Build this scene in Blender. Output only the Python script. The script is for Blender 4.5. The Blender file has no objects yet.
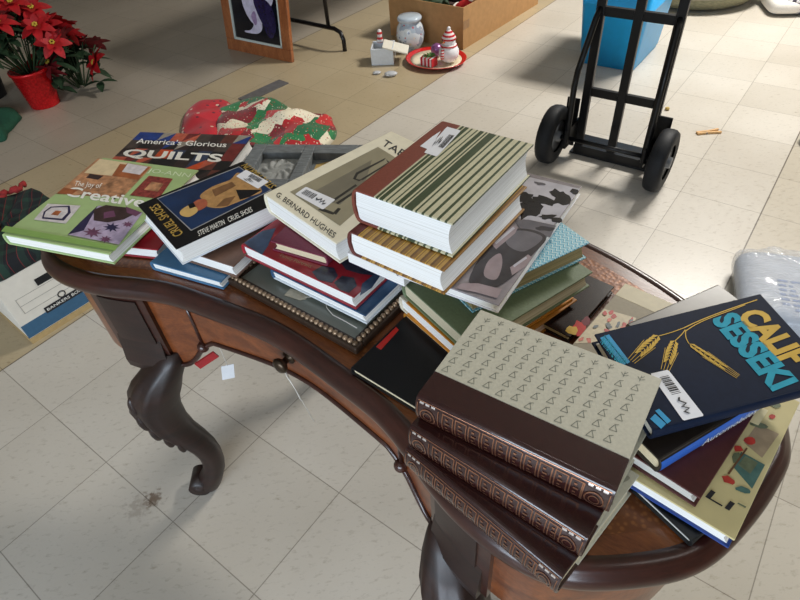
import bpy, bmesh, math, random
from mathutils import Vector, Matrix
random.seed(7)
SC = bpy.context.scene
COL = SC.collection
PI = math.pi
R = math.radians

# ------------------------------------------------------------------ camera
CAM_F, CAM_H, CAM_P, CAM_R = 570.0, 1.387, R(46.35), R(-5.2)
CM = Matrix.Rotation(CAM_P, 3, 'X') @ Matrix.Rotation(CAM_R, 3, 'Z')
cam_d = bpy.data.cameras.new('camera')
cam = bpy.data.objects.new('camera', cam_d)
COL.objects.link(cam)
cam.matrix_world = Matrix.Translation((0, 0, CAM_H)) @ CM.to_4x4()
cam_d.sensor_width = 36.0
cam_d.lens = CAM_F / 800 * 36
cam_d.clip_start = 0.02
SC.camera = cam


def ray(px):
    return CM @ Vector(((px[0] - 400) / CAM_F, -(px[1] - 300) / CAM_F, -1.0))


def at(u, v, z=0.0):
    """a measured photo point on the horizontal plane z -> world point"""
    d = ray((u, v))
    return Vector((0, 0, CAM_H)) + d * ((z - CAM_H) / d.z)


# ------------------------------------------------------------------ materials
def lin(c):
    return tuple(((x / 255) / 12.92 if x / 255 <= 0.04045 else ((x / 255 + 0.055) / 1.055) ** 2.4) for x in c) + (1.0,)


class NT:
    def __init__(s, m):
        s.t = m.node_tree
        s.n = s.t.nodes
        s.b = s.n.get('Principled BSDF')

    def new(s, typ, **kw):
        n = s.n.new(typ)
        for k, v in kw.items():
            if k in n.inputs:
                n.inputs[k].default_value = v
            else:
                setattr(n, k, v)
        return n

    def link(s, a, b):
        s.t.links.new(a, b)

    def math(s, op, a, b=None):
        n = s.n.new('ShaderNodeMath')
        n.operation = op
        for i, v in enumerate((a, b)):
            if v is None:
                continue
            if isinstance(v, (int, float)):
                n.inputs[i].default_value = v
            else:
                s.link(v, n.inputs[i])
        return n.outputs[0]

    def mix(s, fac, a, b, blend='MIX'):
        n = s.n.new('ShaderNodeMix')
        n.data_type = 'RGBA'
        n.blend_type = blend
        for i, v in ((0, fac), (6, a), (7, b)):
            if isinstance(v, (int, float, tuple)):
                n.inputs[i].default_value = v
            else:
                s.link(v, n.inputs[i])
        return n.outputs[2]

    def ramp(s, fac, stops, interp='LINEAR'):
        n = s.n.new('ShaderNodeValToRGB')
        cr = n.color_ramp
        cr.interpolation = interp
        while len(cr.elements) < len(stops):
            cr.elements.new(0.5)
        for e, (p, c) in zip(cr.elements, stops):
            e.position = p
            e.color = c
        s.link(fac, n.inputs[0])
        return n.outputs[0]

    def coords(s, scale=(1, 1, 1), rot=(0, 0, 0), out='Object'):
        tc = s.n.new('ShaderNodeTexCoord')
        mp = s.n.new('ShaderNodeMapping')
        mp.inputs['Scale'].default_value = scale
        mp.inputs['Rotation'].default_value = rot
        s.link(tc.outputs[out], mp.inputs[0])
        return mp.outputs[0]

    def bump(s, h, strength=0.3, dist=0.002):
        n = s.n.new('ShaderNodeBump')
        n.inputs['Strength'].default_value = strength
        n.inputs['Distance'].default_value = dist
        s.link(h, n.inputs['Height'])
        s.link(n.outputs[0], s.b.inputs['Normal'])


MATS = {}


def mat(name, rgb, rough=0.5, var=0.06, nscale=60.0, metal=0.0, coat=0.0, bump=0.0, spec=0.5, trans=0.0, alpha=1.0, stretch=(1, 1, 1)):
    """procedural material: base colour with fine noise variation"""
    if name in MATS:
        return MATS[name]
    m = bpy.data.materials.new(name)
    m.use_nodes = True
    t = NT(m)
    c = lin(rgb)
    co = t.coords(scale=stretch)
    nz = t.new('ShaderNodeTexNoise', Scale=nscale, Detail=4.0)
    t.link(co, nz.inputs['Vector'])
    lo = tuple(x * (1 - var) for x in c[:3]) + (1,)
    hi = tuple(min(1, x * (1 + var)) for x in c[:3]) + (1,)
    t.link(t.ramp(nz.outputs[0], [(0.3, lo), (0.7, hi)]), t.b.inputs['Base Color'])
    t.b.inputs['Roughness'].default_value = rough
    t.b.inputs['Metallic'].default_value = metal
    t.b.inputs['Coat Weight'].default_value = coat
    t.b.inputs['Coat Roughness'].default_value = 0.12
    t.b.inputs['Specular IOR Level'].default_value = spec
    if trans:
        t.b.inputs['Transmission Weight'].default_value = trans
    if alpha < 1:
        t.b.inputs['Alpha'].default_value = alpha
    if bump:
        t.bump(nz.outputs[0], bump, 0.002)
    MATS[name] = m
    return m


def m_floor():
    m = bpy.data.materials.new('vinyl_tile')
    m.use_nodes = True
    t = NT(m)
    T = 0.3048
    co = t.coords(rot=(0, 0, R(-50.09)))
    co.node.inputs['Location'].default_value = (-0.1349, -1.5494, 0)      # the tile grid runs along the aisle
    sp = t.new('ShaderNodeSeparateXYZ')
    t.link(co, sp.inputs[0])
    X = t.math('DIVIDE', sp.outputs[0], T)
    Y = t.math('DIVIDE', sp.outputs[1], T)
    ix, iy = t.math('FLOOR', X), t.math('FLOOR', Y)
    cb = t.new('ShaderNodeCombineXYZ')
    t.link(ix, cb.inputs[0]); t.link(iy, cb.inputs[1])
    wn = t.new('ShaderNodeTexWhiteNoise', noise_dimensions='3D')
    t.link(cb.outputs[0], wn.inputs[0])
    # zones of tile: pale aisle, tan band, grey band
    i_ = t.math('MULTIPLY', Y, -1.0)
    aisle = t.math('MULTIPLY', t.math('GREATER_THAN', i_, -1.0), t.math('LESS_THAN', i_, 5.0))
    grey = t.math('LESS_THAN', i_, -5.0)
    far_side = t.math('GREATER_THAN', i_, 5.0)
    base = t.mix(aisle, lin((186, 170, 140)), lin((203, 197, 187)))
    base = t.mix(far_side, base, lin((190, 182, 167)))
    base = t.mix(grey, base, lin((176, 166, 152)))
    # marbled streaks and specks
    nz = t.new('ShaderNodeTexNoise', Scale=38.0, Detail=6.0, Roughness=0.7)
    mp = t.coords(scale=(1, 2.2, 1), rot=(0, 0, -.4))
    t.link(mp, nz.inputs['Vector'])
    mar = t.ramp(nz.outputs[0], [(0.34, lin((196, 188, 174))), (0.46, (1, 1, 1, 1)), (0.62, lin((252, 250, 246)))])
    base = t.mix(0.42, base, mar, 'MULTIPLY')
    big = t.new('ShaderNodeTexNoise', Scale=1.7, Detail=3.0)
    t.link(co, big.inputs['Vector'])
    base = t.mix(0.5, base, t.ramp(big.outputs[0], [(0.3, lin((226, 222, 216))), (0.65, (1, 1, 1, 1))]), 'MULTIPLY')
    br = t.ramp(wn.outputs[0], [(0, lin((243, 242, 240))), (1, (1, 1, 1, 1))])
    base = t.mix(1.0, base, br, 'MULTIPLY')
    # worn brown scuff stains
    st = t.new('ShaderNodeTexNoise', Scale=7.0, Detail=5.0, Roughness=0.75)
    t.link(t.coords(scale=(1, 1.6, 1)), st.inputs['Vector'])
    base = t.mix(t.ramp(st.outputs[0], [(0.70, (0, 0, 0, 1)), (0.78, (0.35, 0.35, 0.35, 1))]), base, lin((120, 92, 62)))
    # two dried brown spills by the desk leg
    nst = t.new('ShaderNodeTexNoise', Scale=70.0, Detail=4.0)
    t.link(t.coords(), nst.inputs['Vector'])
    for (sx_, sy_, rr_, k_) in ((-.700, .775, .030, .75), (-.735, .760, .045, .30)):
        vd = t.n.new('ShaderNodeVectorMath'); vd.operation = 'DISTANCE'
        t.link(t.coords(), vd.inputs[0]); vd.inputs[1].default_value = (sx_, sy_, 0)
        f_ = t.math('ADD', t.math('DIVIDE', vd.outputs['Value'], rr_), t.math('MULTIPLY', t.math('SUBTRACT', nst.outputs[0], .5), 3.0))
        base = t.mix(t.ramp(f_, [(.3, (k_, k_, k_, 1)), (.9, (0, 0, 0, 1))]), base, lin((92, 66, 44)))
    # joints
    def joint(v, w):
        f = t.math('FRACT', v)
        d = t.math('MINIMUM', f, t.math('SUBTRACT', 1.0, f))
        return t.math('LESS_THAN', d, w)
    jn = t.math('MAXIMUM', joint(X, 0.0042), joint(Y, 0.0042))
    def seam(k, w):
        return t.math('LESS_THAN', t.math('ABSOLUTE', t.math('SUBTRACT', i_, k)), w)
    sm = t.math('MAXIMUM', seam(-1.0, 0.008), t.math('MAXIMUM', seam(5.0, 0.008), seam(-5.0, 0.012)))
    jn2 = t.math('MULTIPLY', jn, 0.55)
    f = t.math('MAXIMUM', jn2, t.math('MULTIPLY', sm, 0.85))
    col = t.mix(f, base, lin((72, 60, 48)))
    t.link(col, t.b.inputs['Base Color'])
    t.b.inputs['Roughness'].default_value = 0.33
    rn = t.ramp(nz.outputs[0], [(0.3, (0.26, 0.26, 0.26, 1)), (0.7, (0.42, 0.42, 0.42, 1))])
    t.link(rn, t.b.inputs['Roughness'])
    t.bump(t.math('SUBTRACT', nz.outputs[0], t.math('MULTIPLY', jn, 1.2)), 0.08, 0.001)
    return m


def m_wood(name, c1, c2, rough=0.3, coat=0.25, scale=9.0, stretch=(1, 1, 6), rot=(0, 0, 0.9)):
    m = bpy.data.materials.new(name)
    m.use_nodes = True
    t = NT(m)
    co = t.coords(scale=stretch, rot=rot)
    nz = t.new('ShaderNodeTexNoise', Scale=scale, Detail=7.0, Roughness=0.65, Distortion=0.6)
    t.link(co, nz.inputs['Vector'])
    fine = t.new('ShaderNodeTexNoise', Scale=scale * 9, Detail=4.0)
    t.link(co, fine.inputs['Vector'])
    c = t.ramp(nz.outputs[0], [(0.32, lin(c1)), (0.68, lin(c2))])
    c = t.mix(0.35, c, t.ramp(fine.outputs[0], [(0.35, lin((150, 140, 130))), (0.6, (1, 1, 1, 1))]), 'MULTIPLY')
    t.link(c, t.b.inputs['Base Color'])
    t.b.inputs['Roughness'].default_value = rough
    t.b.inputs['Coat Weight'].default_value = coat
    t.b.inputs['Coat Roughness'].default_value = 0.15
    t.bump(fine.outputs[0], 0.06, 0.001)
    return m


def m_pages(name='paper_pages', rgb=(240, 239, 236), dark=(214, 210, 202)):
    if name in MATS:
        return MATS[name]
    m = bpy.data.materials.new(name)
    m.use_nodes = True
    t = NT(m)
    nz = t.new('ShaderNodeTexNoise', Scale=1.0, Detail=3.0)
    t.link(t.coords(scale=(3, 3, 1400)), nz.inputs['Vector'])
    t.link(t.ramp(nz.outputs[0], [(0.3, lin(dark)), (0.55, lin(rgb))]), t.b.inputs['Base Color'])
    t.b.inputs['Roughness'].default_value = 0.75
    t.bump(nz.outputs[0], 0.2, 0.0005)
    MATS[name] = m
    return m


def m_stripes(name, stops, axis=0, period=0.15, offset=0.0, rough=0.5):
    """constant colour bands along a local axis; stops are (position 0..1, rgb)"""
    m = bpy.data.materials.new(name)
    m.use_nodes = True
    t = NT(m)
    sp = t.new('ShaderNodeSeparateXYZ')
    t.link(t.coords(), sp.inputs[0])
    v = t.math('FRACT', t.math('DIVIDE', t.math('ADD', sp.outputs[axis], offset), period))
    c = t.ramp(v, [(p, lin(k)) for p, k in stops], 'CONSTANT')
    nz = t.new('ShaderNodeTexNoise', Scale=220.0, Detail=3.0)
    t.link(t.coords(), nz.inputs['Vector'])
    c = t.mix(0.3, c, t.ramp(nz.outputs[0], [(0.3, lin((200, 200, 196))), (0.7, (1, 1, 1, 1))]), 'MULTIPLY')
    t.link(c, t.b.inputs['Base Color'])
    t.b.inputs['Roughness'].default_value = rough
    return m


def m_zigzag(name):
    m = bpy.data.materials.new(name)
    m.use_nodes = True
    t = NT(m)
    sp = t.new('ShaderNodeSeparateXYZ')
    t.link(t.coords(), sp.inputs[0])
    fx = t.math('FRACT', t.math('DIVIDE', sp.outputs[0], 0.009))
    tri = t.math('ABSOLUTE', t.math('SUBTRACT', fx, 0.5))
    v = t.math('FRACT', t.math('ADD', t.math('DIVIDE', sp.outputs[1], 0.0075), t.math('MULTIPLY', tri, 1.5)))
    c = t.ramp(v, [(0.0, lin((58, 150, 178))), (0.36, lin((214, 224, 216))), (0.6, lin((92, 176, 200))), (0.86, lin((190, 212, 208)))], 'CONSTANT')
    t.link(c, t.b.inputs['Base Color'])
    t.b.inputs['Roughness'].default_value = 0.45
    return m


def m_patch(name, cols, scale, rough=0.9, print_scale=60, rot=0.4, second=None):
    """patchwork of random cloth pieces with a small print"""
    m = bpy.data.materials.new(name)
    m.use_nodes = True
    t = NT(m)
    vo = t.new('ShaderNodeTexVoronoi', Scale=scale, distance='CHEBYCHEV')
    t.link(t.coords(rot=(0, 0, rot)), vo.inputs['Vector'])
    sp = t.new('ShaderNodeSeparateColor')
    t.link(vo.outputs['Color'], sp.inputs[0])
    n = len(cols)
    c = t.ramp(sp.outputs[0], [(i / n, lin(k)) for i, k in enumerate(cols)], 'CONSTANT')
    v2 = t.new('ShaderNodeTexVoronoi', Scale=print_scale)
    t.link(t.coords(), v2.inputs['Vector'])
    dots = t.ramp(v2.outputs['Distance'], [(0.0, (1, 1, 1, 1)), (0.28, (0, 0, 0, 1))], 'CONSTANT')
    s2 = t.new('ShaderNodeSeparateColor')
    t.link(v2.outputs['Color'], s2.inputs[0])
    pc = t.ramp(s2.outputs[0], [(0.0, lin(second or (30, 90, 50))), (0.4, lin((190, 30, 34))), (0.75, lin((226, 214, 190)))], 'CONSTANT')
    c = t.mix(t.math('MULTIPLY', dots, 0.75), c, pc)
    t.link(c, t.b.inputs['Base Color'])
    t.b.inputs['Roughness'].default_value = rough
    t.b.inputs['Sheen Weight'].default_value = 0.15
    return m


# ------------------------------------------------------------------ objects
def tag(o, label=None, cat=None, group=None, kind=None):
    if label: o['label'] = label
    if cat: o['category'] = cat
    if group: o['group'] = group
    if kind: o['kind'] = kind
    return o


def empty(name, loc=(0, 0, 0), rz=0.0, label=None, cat=None, group=None):
    o = bpy.data.objects.new(name, None)
    o.empty_display_size = 0.05
    COL.objects.link(o)
    o.location = loc
    o.rotation_euler = (0, 0, rz)
    return tag(o, label, cat, group)


def copy_tree(o, parent=None):
    c = o.copy()
    COL.objects.link(c)
    c.parent = parent
    for ch in list(o.children):
        copy_tree(ch, c)
    return c


class MB:
    """collects shapes in one bmesh and links them as ONE object"""
    def __init__(s):
        s.b = bmesh.new()

    def poly(s, pts, mi=0, smooth=False):
        vs = [s.b.verts.new(p) for p in pts]
        f = s.b.faces.new(vs)
        f.material_index = mi
        f.smooth = smooth
        return f

    def box(s, lo, hi, mi=0, M=None):
        x0, y0, z0 = lo
        x1, y1, z1 = hi
        P = [(x0, y0, z0), (x1, y0, z0), (x1, y1, z0), (x0, y1, z0), (x0, y0, z1), (x1, y0, z1), (x1, y1, z1), (x0, y1, z1)]
        P = [Vector(p) for p in P]
        if M: P = [M @ p for p in P]
        vs = [s.b.verts.new(p) for p in P]
        for q in ((0, 3, 2, 1), (4, 5, 6, 7), (0, 1, 5, 4), (1, 2, 6, 5), (2, 3, 7, 6), (3, 0, 4, 7)):
            f = s.b.faces.new([vs[i] for i in q])
            f.material_index = mi
        return vs

    def loft(s, rings, mi=0, closed=True, caps=True, smooth=True):
        """rings: lists of points with equal count"""
        V = [[s.b.verts.new(p) for p in r] for r in rings]
        n = len(V[0])
        for a, b in zip(V, V[1:]):
            for i in range(n if closed else n - 1):
                j = (i + 1) % n
                f = s.b.faces.new((a[i], a[j], b[j], b[i]))
                f.material_index = mi
                f.smooth = smooth
        if caps and closed:
            for r, rev in ((V[0], True), (V[-1], False)):
                f = s.b.faces.new(list(reversed(r)) if rev else r)
                f.material_index = mi
        return V

    def tube(s, pts, r, seg=10, mi=0, caps=True):
        pts = [Vector(p) for p in pts]
        rr = r if isinstance(r, (list, tuple)) else [r] * len(pts)
        rings = []
        up = None
        for i, p in enumerate(pts):
            d = (pts[min(i + 1, len(pts) - 1)] - pts[max(i - 1, 0)]).normalized()
            if up is None:
                up = Vector((0, 0, 1)) if abs(d.z) < 0.9 else Vector((1, 0, 0))
            a = (up - d * up.dot(d)).normalized()
            up = a
            b = d.cross(a)
            rings.append([p + (a * math.cos(2 * PI * k / seg) + b * math.sin(2 * PI * k / seg)) * rr[i] for k in range(seg)])
        return s.loft(rings, mi, True, caps)

    def lathe(s, prof, seg=28, mi=0, M=None, caps=True):
        rings = []
        for r, z in prof:
            ring = [Vector((r * math.cos(2 * PI * k / seg), r * math.sin(2 * PI * k / seg), z)) for k in range(seg)]
            if M: ring = [M @ p for p in ring]
            rings.append(ring)
        return s.loft(rings, mi, True, caps)

    def sphere(s, c, r, seg=16, mi=0, sc=(1, 1, 1)):
        prof = [(max(1e-4, math.sin(PI * k / 10)) * r, -math.cos(PI * k / 10) * r) for k in range(11)]
        M = Matrix.Translation(c) @ Matrix.Diagonal((*sc, 1))
        return s.lathe(prof, seg, mi, M)

    def build(s, name, mats, parent=None, bevel=0.0, recalc=True, segs=2):
        if recalc:
            bmesh.ops.recalc_face_normals(s.b, faces=s.b.faces[:])
        me = bpy.data.meshes.new(name)
        s.b.to_mesh(me)
        s.b.free()
        for m in (mats if isinstance(mats, (list, tuple)) else [mats]):
            me.materials.append(m)
        o = bpy.data.objects.new(name, me)
        COL.objects.link(o)
        if parent: o.parent = parent
        if bevel:
            bv = o.modifiers.new('bevel', 'BEVEL')
            bv.width = bevel
            bv.segments = segs
            bv.limit_method = 'ANGLE'
        return o


def text_mesh(string, bold=0.0):
    cu = bpy.data.curves.new('txt', 'FONT')
    cu.body = string
    cu.offset = bold
    cu.resolution_u = 3
    o = bpy.data.objects.new('txt', cu)
    COL.objects.link(o)
    dg = bpy.context.evaluated_depsgraph_get()
    me = bpy.data.meshes.new_from_object(o.evaluated_get(dg))
    bpy.data.objects.remove(o)
    bpy.data.curves.remove(cu)
    return me


def text_on(parent, name, string, o, vx, vy, m, lift=0.0004, bold=0.0, label=None):
    """lettering mapped so that its baseline runs along vx and its height along vy (3D vectors in the parent's space)"""
    me = text_mesh(string, bold)
    xs = [v.co.x for v in me.vertices]; ys = [v.co.y for v in me.vertices]
    x0, x1 = min(xs), max(xs); y0, y1 = min(ys), max(ys)
    o, vx, vy = Vector(o), Vector(vx), Vector(vy)
    nrm = vx.cross(vy).normalized()
    for v in me.vertices:
        v.co = o + vx * ((v.co.x - x0) / (x1 - x0)) + vy * ((v.co.y - y0) / (y1 - y0)) + nrm * lift
    me.name = name
    me.materials.clear()
    me.materials.append(m)
    ob = bpy.data.objects.new(name, me)
    COL.objects.link(ob)
    ob.parent = parent
    if label: ob['label'] = label
    return ob


# ------------------------------------------------------------------ books
BOARD = 0.0027


def book(name, label, cat, c, ztop, yaw, X, Y, T, spine, cover, spinem=None, q=0.0, pages=None, hard=True, tilt=0.0, group=None, back=None, over=0.0035):
    """a closed book lying flat: root empty, cover, page block.  c = centre of the front cover (x, y); tilt = slope along local x"""
    nx = Matrix.Rotation(R(yaw), 3, 'Z') @ Matrix.Rotation(-math.atan(tilt), 3, 'Y')
    o = bpy.data.objects.new(name, None)
    o.empty_display_size = 0.05
    COL.objects.link(o)
    top = Vector((c[0], c[1], ztop))
    o.matrix_world = Matrix.Translation(top - nx @ Vector((0, 0, T))) @ nx.to_4x4()
    tag(o, label, cat, group)
    o_T, o_X, o_Y = T, X, Y
    k = {'-x': 0, '-y': 1, '+x': 2, '+y': 3}[spine]
    A, B = (X, Y) if k % 2 == 0 else (Y, X)
    Rm = Matrix.Rotation(k * PI / 2, 4, 'Z')
    spinem = spinem or cover
    pages = pages or m_pages()
    cb = BOARD if hard else 0.0007
    ov = over if hard else 0.0
    b = MB()
    a0, a1 = -A / 2, A / 2
    bulge = min(0.009, T * 0.22) if hard else 0.0
    s0 = a0 + bulge           # boards start after the rounded spine
    for z0, z1, mi in ((0, cb, 2 if back else 0), (T - cb, T, 0)):
        if q > 0:
            b.box((s0, -B / 2, z0), (a0 + q, B / 2, z1), 1, Rm)
            b.box((a0 + q, -B / 2, z0), (a1, B / 2, z1), mi, Rm)
        else:
            b.box((s0, -B / 2, z0), (a1, B / 2, z1), mi, Rm)
    # spine shell
    n = 8
    out, inn = [], []
    for i in range(n + 1):
        ph = -PI / 2 + PI * i / n
        out.append((s0 - bulge * math.cos(ph), T / 2 + T / 2 * math.sin(ph)))
        inn.append((s0 + cb - max(0, bulge - cb * 0.2) * math.cos(ph) , T / 2 + (T / 2 - cb) * math.sin(ph)))
    ringp = out + inn[::-1]
    if not hard:
        ringp = [(a0, 0), (a0, T), (a0 + cb, T), (a0 + cb, 0)]
    b.loft([[Rm @ Vector((x, y, z)) for x, z in ringp] for y in (-B / 2, B / 2)], 1, smooth=hard)
    cv = b.build('cover', [cover, spinem, back or cover], o, bevel=0.0008 if hard else 0)
    # page block with hollow fore edge
    p = MB()
    f1 = a1 - ov
    hollow = 0.005 if hard else 0.0
    ring = [(s0 + cb * 1.2 - bulge * 0.5, cb), (s0 + cb * 1.2 - bulge * 0.8, T / 2), (s0 + cb * 1.2 - bulge * 0.5, T - cb)]
    if not hard:
        ring = [(a0 + cb, cb), (a0 + cb, T - cb)]
    for i in range(7):
        zz = T - cb - (T - 2 * cb) * i / 6
        ring.append((f1 - hollow * math.sin(PI * i / 6), zz))
    yb = B / 2 - ov
    p.loft([[Rm @ Vector((x, y, z)) for x, z in ring] for y in (-yb, yb)], 0, smooth=False)
    p.build('page_block', pages, o)
    o['_T'] = T
    return o


def on(bk, px):
    """photo point -> local point on the book's front cover"""
    M = bk.matrix_world.inverted()
    org = M @ Vector((0, 0, CAM_H))
    d = M.to_3x3() @ ray(px)
    return org + d * ((bk['_T'] - org.z) / d.z)


def smooth(pts, per=5):
    return [tuple(p) for p in catmull(pts, per)]


def decal(bk, name, polys, mats, lift=0.0003, label=None):
    """printed or stuck-on shapes on a cover; polys = [(photo points, material index)], each slightly above the last"""
    b = MB()
    for i, (pts, mi) in enumerate(polys):
        L = [on(bk, p) for p in pts]
        h = lift + 0.00006 * i
        b.poly([(p.x, p.y, bk['_T'] + h) for p in L], mi)
    bm = b.b
    o = b.build(name, mats, bk, recalc=False)
    for f in o.data.polygons:
        if f.normal.z < 0: f.flip()
    if label: o['label'] = label
    return o


def text_px(bk, name, s, p0, p1, p2, m, lift=0.0006, bold=0.0, label=None):
    a, b, c = on(bk, p0), on(bk, p1), on(bk, p2)
    return text_on(bk, name, s, a, b - a, c - a, m, lift, bold, label)


def sticker(bk, pts, m=None):
    """white price sticker with a printed barcode and scribbled figures"""
    W = mat('sticker_white', (232, 232, 236), 0.35, 0.02)
    K = mat('ink_black', (26, 26, 32), 0.5, 0.02)
    L = [Vector(p) for p in pts]

    def q(u, v):
        return tuple(L[0] * (1 - u) * (1 - v) + L[1] * u * (1 - v) + L[2] * u * v + L[3] * (1 - u) * v)
    polys = [([q(0.03, 0), q(.97, 0), q(1, .05), q(1, .95), q(.97, 1), q(.03, 1), q(0, .95), q(0, .05)], 0)]
    x = 0.52
    while x < 0.9:
        w = random.choice((0.012, 0.02, 0.03))
        polys.append(([q(x, .3), q(x + w, .3), q(x + w, .78), q(x, .78)], 1))
        x += w + random.choice((0.012, 0.02))
    pts2 = [(.1, .45), (.16, .3), (.2, .6), (.26, .35), (.3, .62), (.38, .4), (.44, .5)]
    for (a, b_), (c, d) in zip(pts2, pts2[1:]):
        polys.append(([q(a, b_ - .05), q(c, d - .05), q(c, d + .06), q(a, b_ + .06)], 1))
    return decal(bk, 'price_sticker', polys, [W, K], 0.0007, 'white price sticker with a barcode')


M = {}
M['white_pages'] = m_pages()
M['cream_pages'] = m_pages('cream_pages', (222, 208, 176), (176, 158, 120))
M['tan_pages'] = m_pages('tan_pages', (202, 182, 138), (150, 128, 86))
M['grey_pages'] = m_pages('grey_pages', (206, 204, 196), (160, 156, 148))
M['ink'] = mat('ink_black', (26, 26, 32), 0.5, 0.02)
M['white_ink'] = mat('white_ink', (238, 236, 228), 0.4, 0.02)
M['gold_ink'] = mat('gold_ink', (214, 178, 92), 0.3, 0.08, metal=0.4)
M['brown_cloth'] = mat('brown_book_cloth', (120, 58, 42), 0.55, 0.1, 300, bump=0.15)

# --- the floor
floor = MB()
floor.box((-3.6, -3.0, -0.05), (5.2, 7.0, 0.0))
fl = floor.build('floor', m_floor())
fl['kind'] = 'structure'

WALLM = mat('painted_wall', (150, 146, 138), .85, .04, 30, bump=.05)
RX0, RX1, RY0, RY1, RZ = -3.6, 5.2, -3.0, 7.0, 3.3
def shell(name, boxes, m_):
    b = MB()
    for lo, hi in boxes: b.box(lo, hi)
    return tag(b.build(name, m_), kind='structure')
shell('wall_left', [((RX0 - .1, RY0, 0), (RX0, RY1, RZ))], WALLM)
shell('wall_right', [((RX1, RY0, 0), (RX1 + .1, RY1, RZ))], WALLM)
shell('wall_back', [((RX0 - .1, RY1, 0), (RX1 + .1, RY1 + .1, RZ))], WALLM)
WX0, WX1, WZ0, WZ1 = -3.3, .1, .85, 2.2
shell('wall_front', [((RX0 - .1, RY0 - .1, 0), (WX0, RY0, RZ)), ((WX1, RY0 - .1, 0), (RX1 + .1, RY0, RZ)), ((WX0, RY0 - .1, 0), (WX1, RY0, WZ0)), ((WX0, RY0 - .1, WZ1), (WX1, RY0, RZ))], WALLM)
shell('window_1', [((WX0, RY0 - .08, WZ0), (WX1, RY0 - .02, WZ0 + .05)), ((WX0, RY0 - .08, WZ1 - .05), (WX1, RY0 - .02, WZ1)), ((WX0, RY0 - .08, WZ0 + .05), (WX0 + .05, RY0 - .02, WZ1 - .05)), ((WX1 - .05, RY0 - .08, WZ0 + .05), (WX1, RY0 - .02, WZ1 - .05)), (((WX0 + WX1) / 2 - .025, RY0 - .08, WZ0 + .05), ((WX0 + WX1) / 2 + .025, RY0 - .02, WZ1 - .05))], mat('window_frame_white', (220, 220, 216), .5, .03))
shell('ceiling', [((RX0 - .1, RY0 - .1, RZ), (RX1 + .1, RY1 + .1, RZ + .1))], mat('ceiling_tile_white', (176, 172, 164), .9, .06, 40, bump=.1))

# ------------------------------------------------------------------ the kidney desk
DE, DN = Vector((0.78, -0.624, 0)), Vector((0.624, 0.78, 0))
DE.normalize(); DN = Vector((-DE.y, DE.x, 0))
HALF = [(0, .353), (.055, .35), (.146, .338), (.229, .325), (.297, .300), (.34, .281), (.395, .263), (.465, .254), (.531, .266), (.601, .315), (.648, .368), (.676, .441), (.692, .512), (.694, .57), (.66, .66), (.60, .715), (.531, .759), (.45, .795), (.352, .824), (.2, .85), (0, .86)]
ctrl = [(a - .55, b) for a, b in HALF] + [(-a - .55, b) for a, b in HALF[-2:0:-1]]


def catmull(P, per):
    out = []
    n = len(P)
    for i in range(n):
        p0, p1, p2, p3 = (Vector(P[(i + k) % n]) for k in (-1, 0, 1, 2))
        for j in range(per):
            t = j / per
            out.append(0.5 * ((2 * p1) + (p2 - p0) * t + (2 * p0 - 5 * p1 + 4 * p2 - p3) * t * t + (3 * p1 - p0 - 3 * p2 + p3) * t ** 3))
    return out


# the table is modelled in its own frame: origin on the floor below its middle, x along its length
D0 = DE * -0.55 + DN * 0.56
desk = empty('kidney_desk', (D0.x, D0.y, 0), math.atan2(DE.y, DE.x), 'dark carved wooden kidney-shaped writing desk heaped with books', 'desk')
raw = catmull(ctrl, 6)
OUT = [Vector((p.x + .55, p.y - .56)) for p in raw]
for _ in range(2):
    OUT = [(OUT[i - 1] + OUT[i] * 2 + OUT[(i + 1) % len(OUT)]) / 4 for i in range(len(OUT))]
NN = len(OUT)
NRM = []
for i in range(NN):
    tg = (OUT[(i + 1) % NN] - OUT[i - 1]).normalized()
    NRM.append(Vector((-tg.y, tg.x)))          # ccw outline: left normal points inwards


def off(d, z):
    r = [OUT[i] + NRM[i] * d for i in range(NN)]
    if d > 0.06:
        for _ in range(4):
            r = [(r[i - 1] + r[i] * 2 + r[(i + 1) % NN]) / 4 for i in range(NN)]
    return [Vector((p.x, p.y, z)) for p in r]


M['dark_wood'] = m_wood('dark_mahogany', (40, 17, 12), (66, 31, 22), 0.30, 0.25)
M['burl_wood'] = m_wood('amber_burl_veneer', (88, 42, 20), (138, 76, 38), 0.3, 0.25, 14, (1, 1, 2))
M['top_wood'] = m_wood('brown_veneer', (92, 48, 24), (132, 76, 38), 0.26, 0.35, 10, (1, 5, 1))
M['carved'] = m_wood('carved_dark_wood', (26, 13, 10), (48, 25, 18), 0.45, 0.08)
prof = [(.07, .700), (.028, .700), (.020, .702), (.016, .707), (.017, .711), (.012, .712), (.005, .714), (.001, .720), (0, .727), (.001, .734), (.005, .740), (.009, .743), (.0105, .745), (.015, .749), (.022, .7505), (.026, .749), (.028, .7485)]
b = MB()
b.loft([off(d, z) for d, z in prof], 0, True, False)
b.build('top_moulding', M['dark_wood'], desk)
b = MB()
b.loft([off(.028, .7485), off(.050, .7488)], 0, True, False)
b.build('veneer_border', M['top_wood'], desk)
m = bpy.data.materials.new('gold_tooled_leather')
m.use_nodes = True
t = NT(m)
vo = t.new('ShaderNodeTexVoronoi', Scale=150.0)
t.link(t.coords(), vo.inputs['Vector'])
c = t.ramp(vo.outputs['Distance'], [(0.25, lin((134, 84, 46))), (0.5, lin((104, 60, 32)))])
t.link(c, t.b.inputs['Base Color'])
t.b.inputs['Roughness'].default_value = 0.32
t.b.inputs['Metallic'].default_value = 0.25
t.bump(vo.outputs['Distance'], 0.2, 0.001)
b = MB()
b.loft([off(.050, .7490), off(.092, .7490)], 0, True, False)
b.build('gold_tooled_band', m, desk)
b = MB()
ring = off(.092, .7492)
b.poly(ring, 0)
bmesh.ops.triangulate(b.b, faces=b.b.faces[:])
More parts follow.
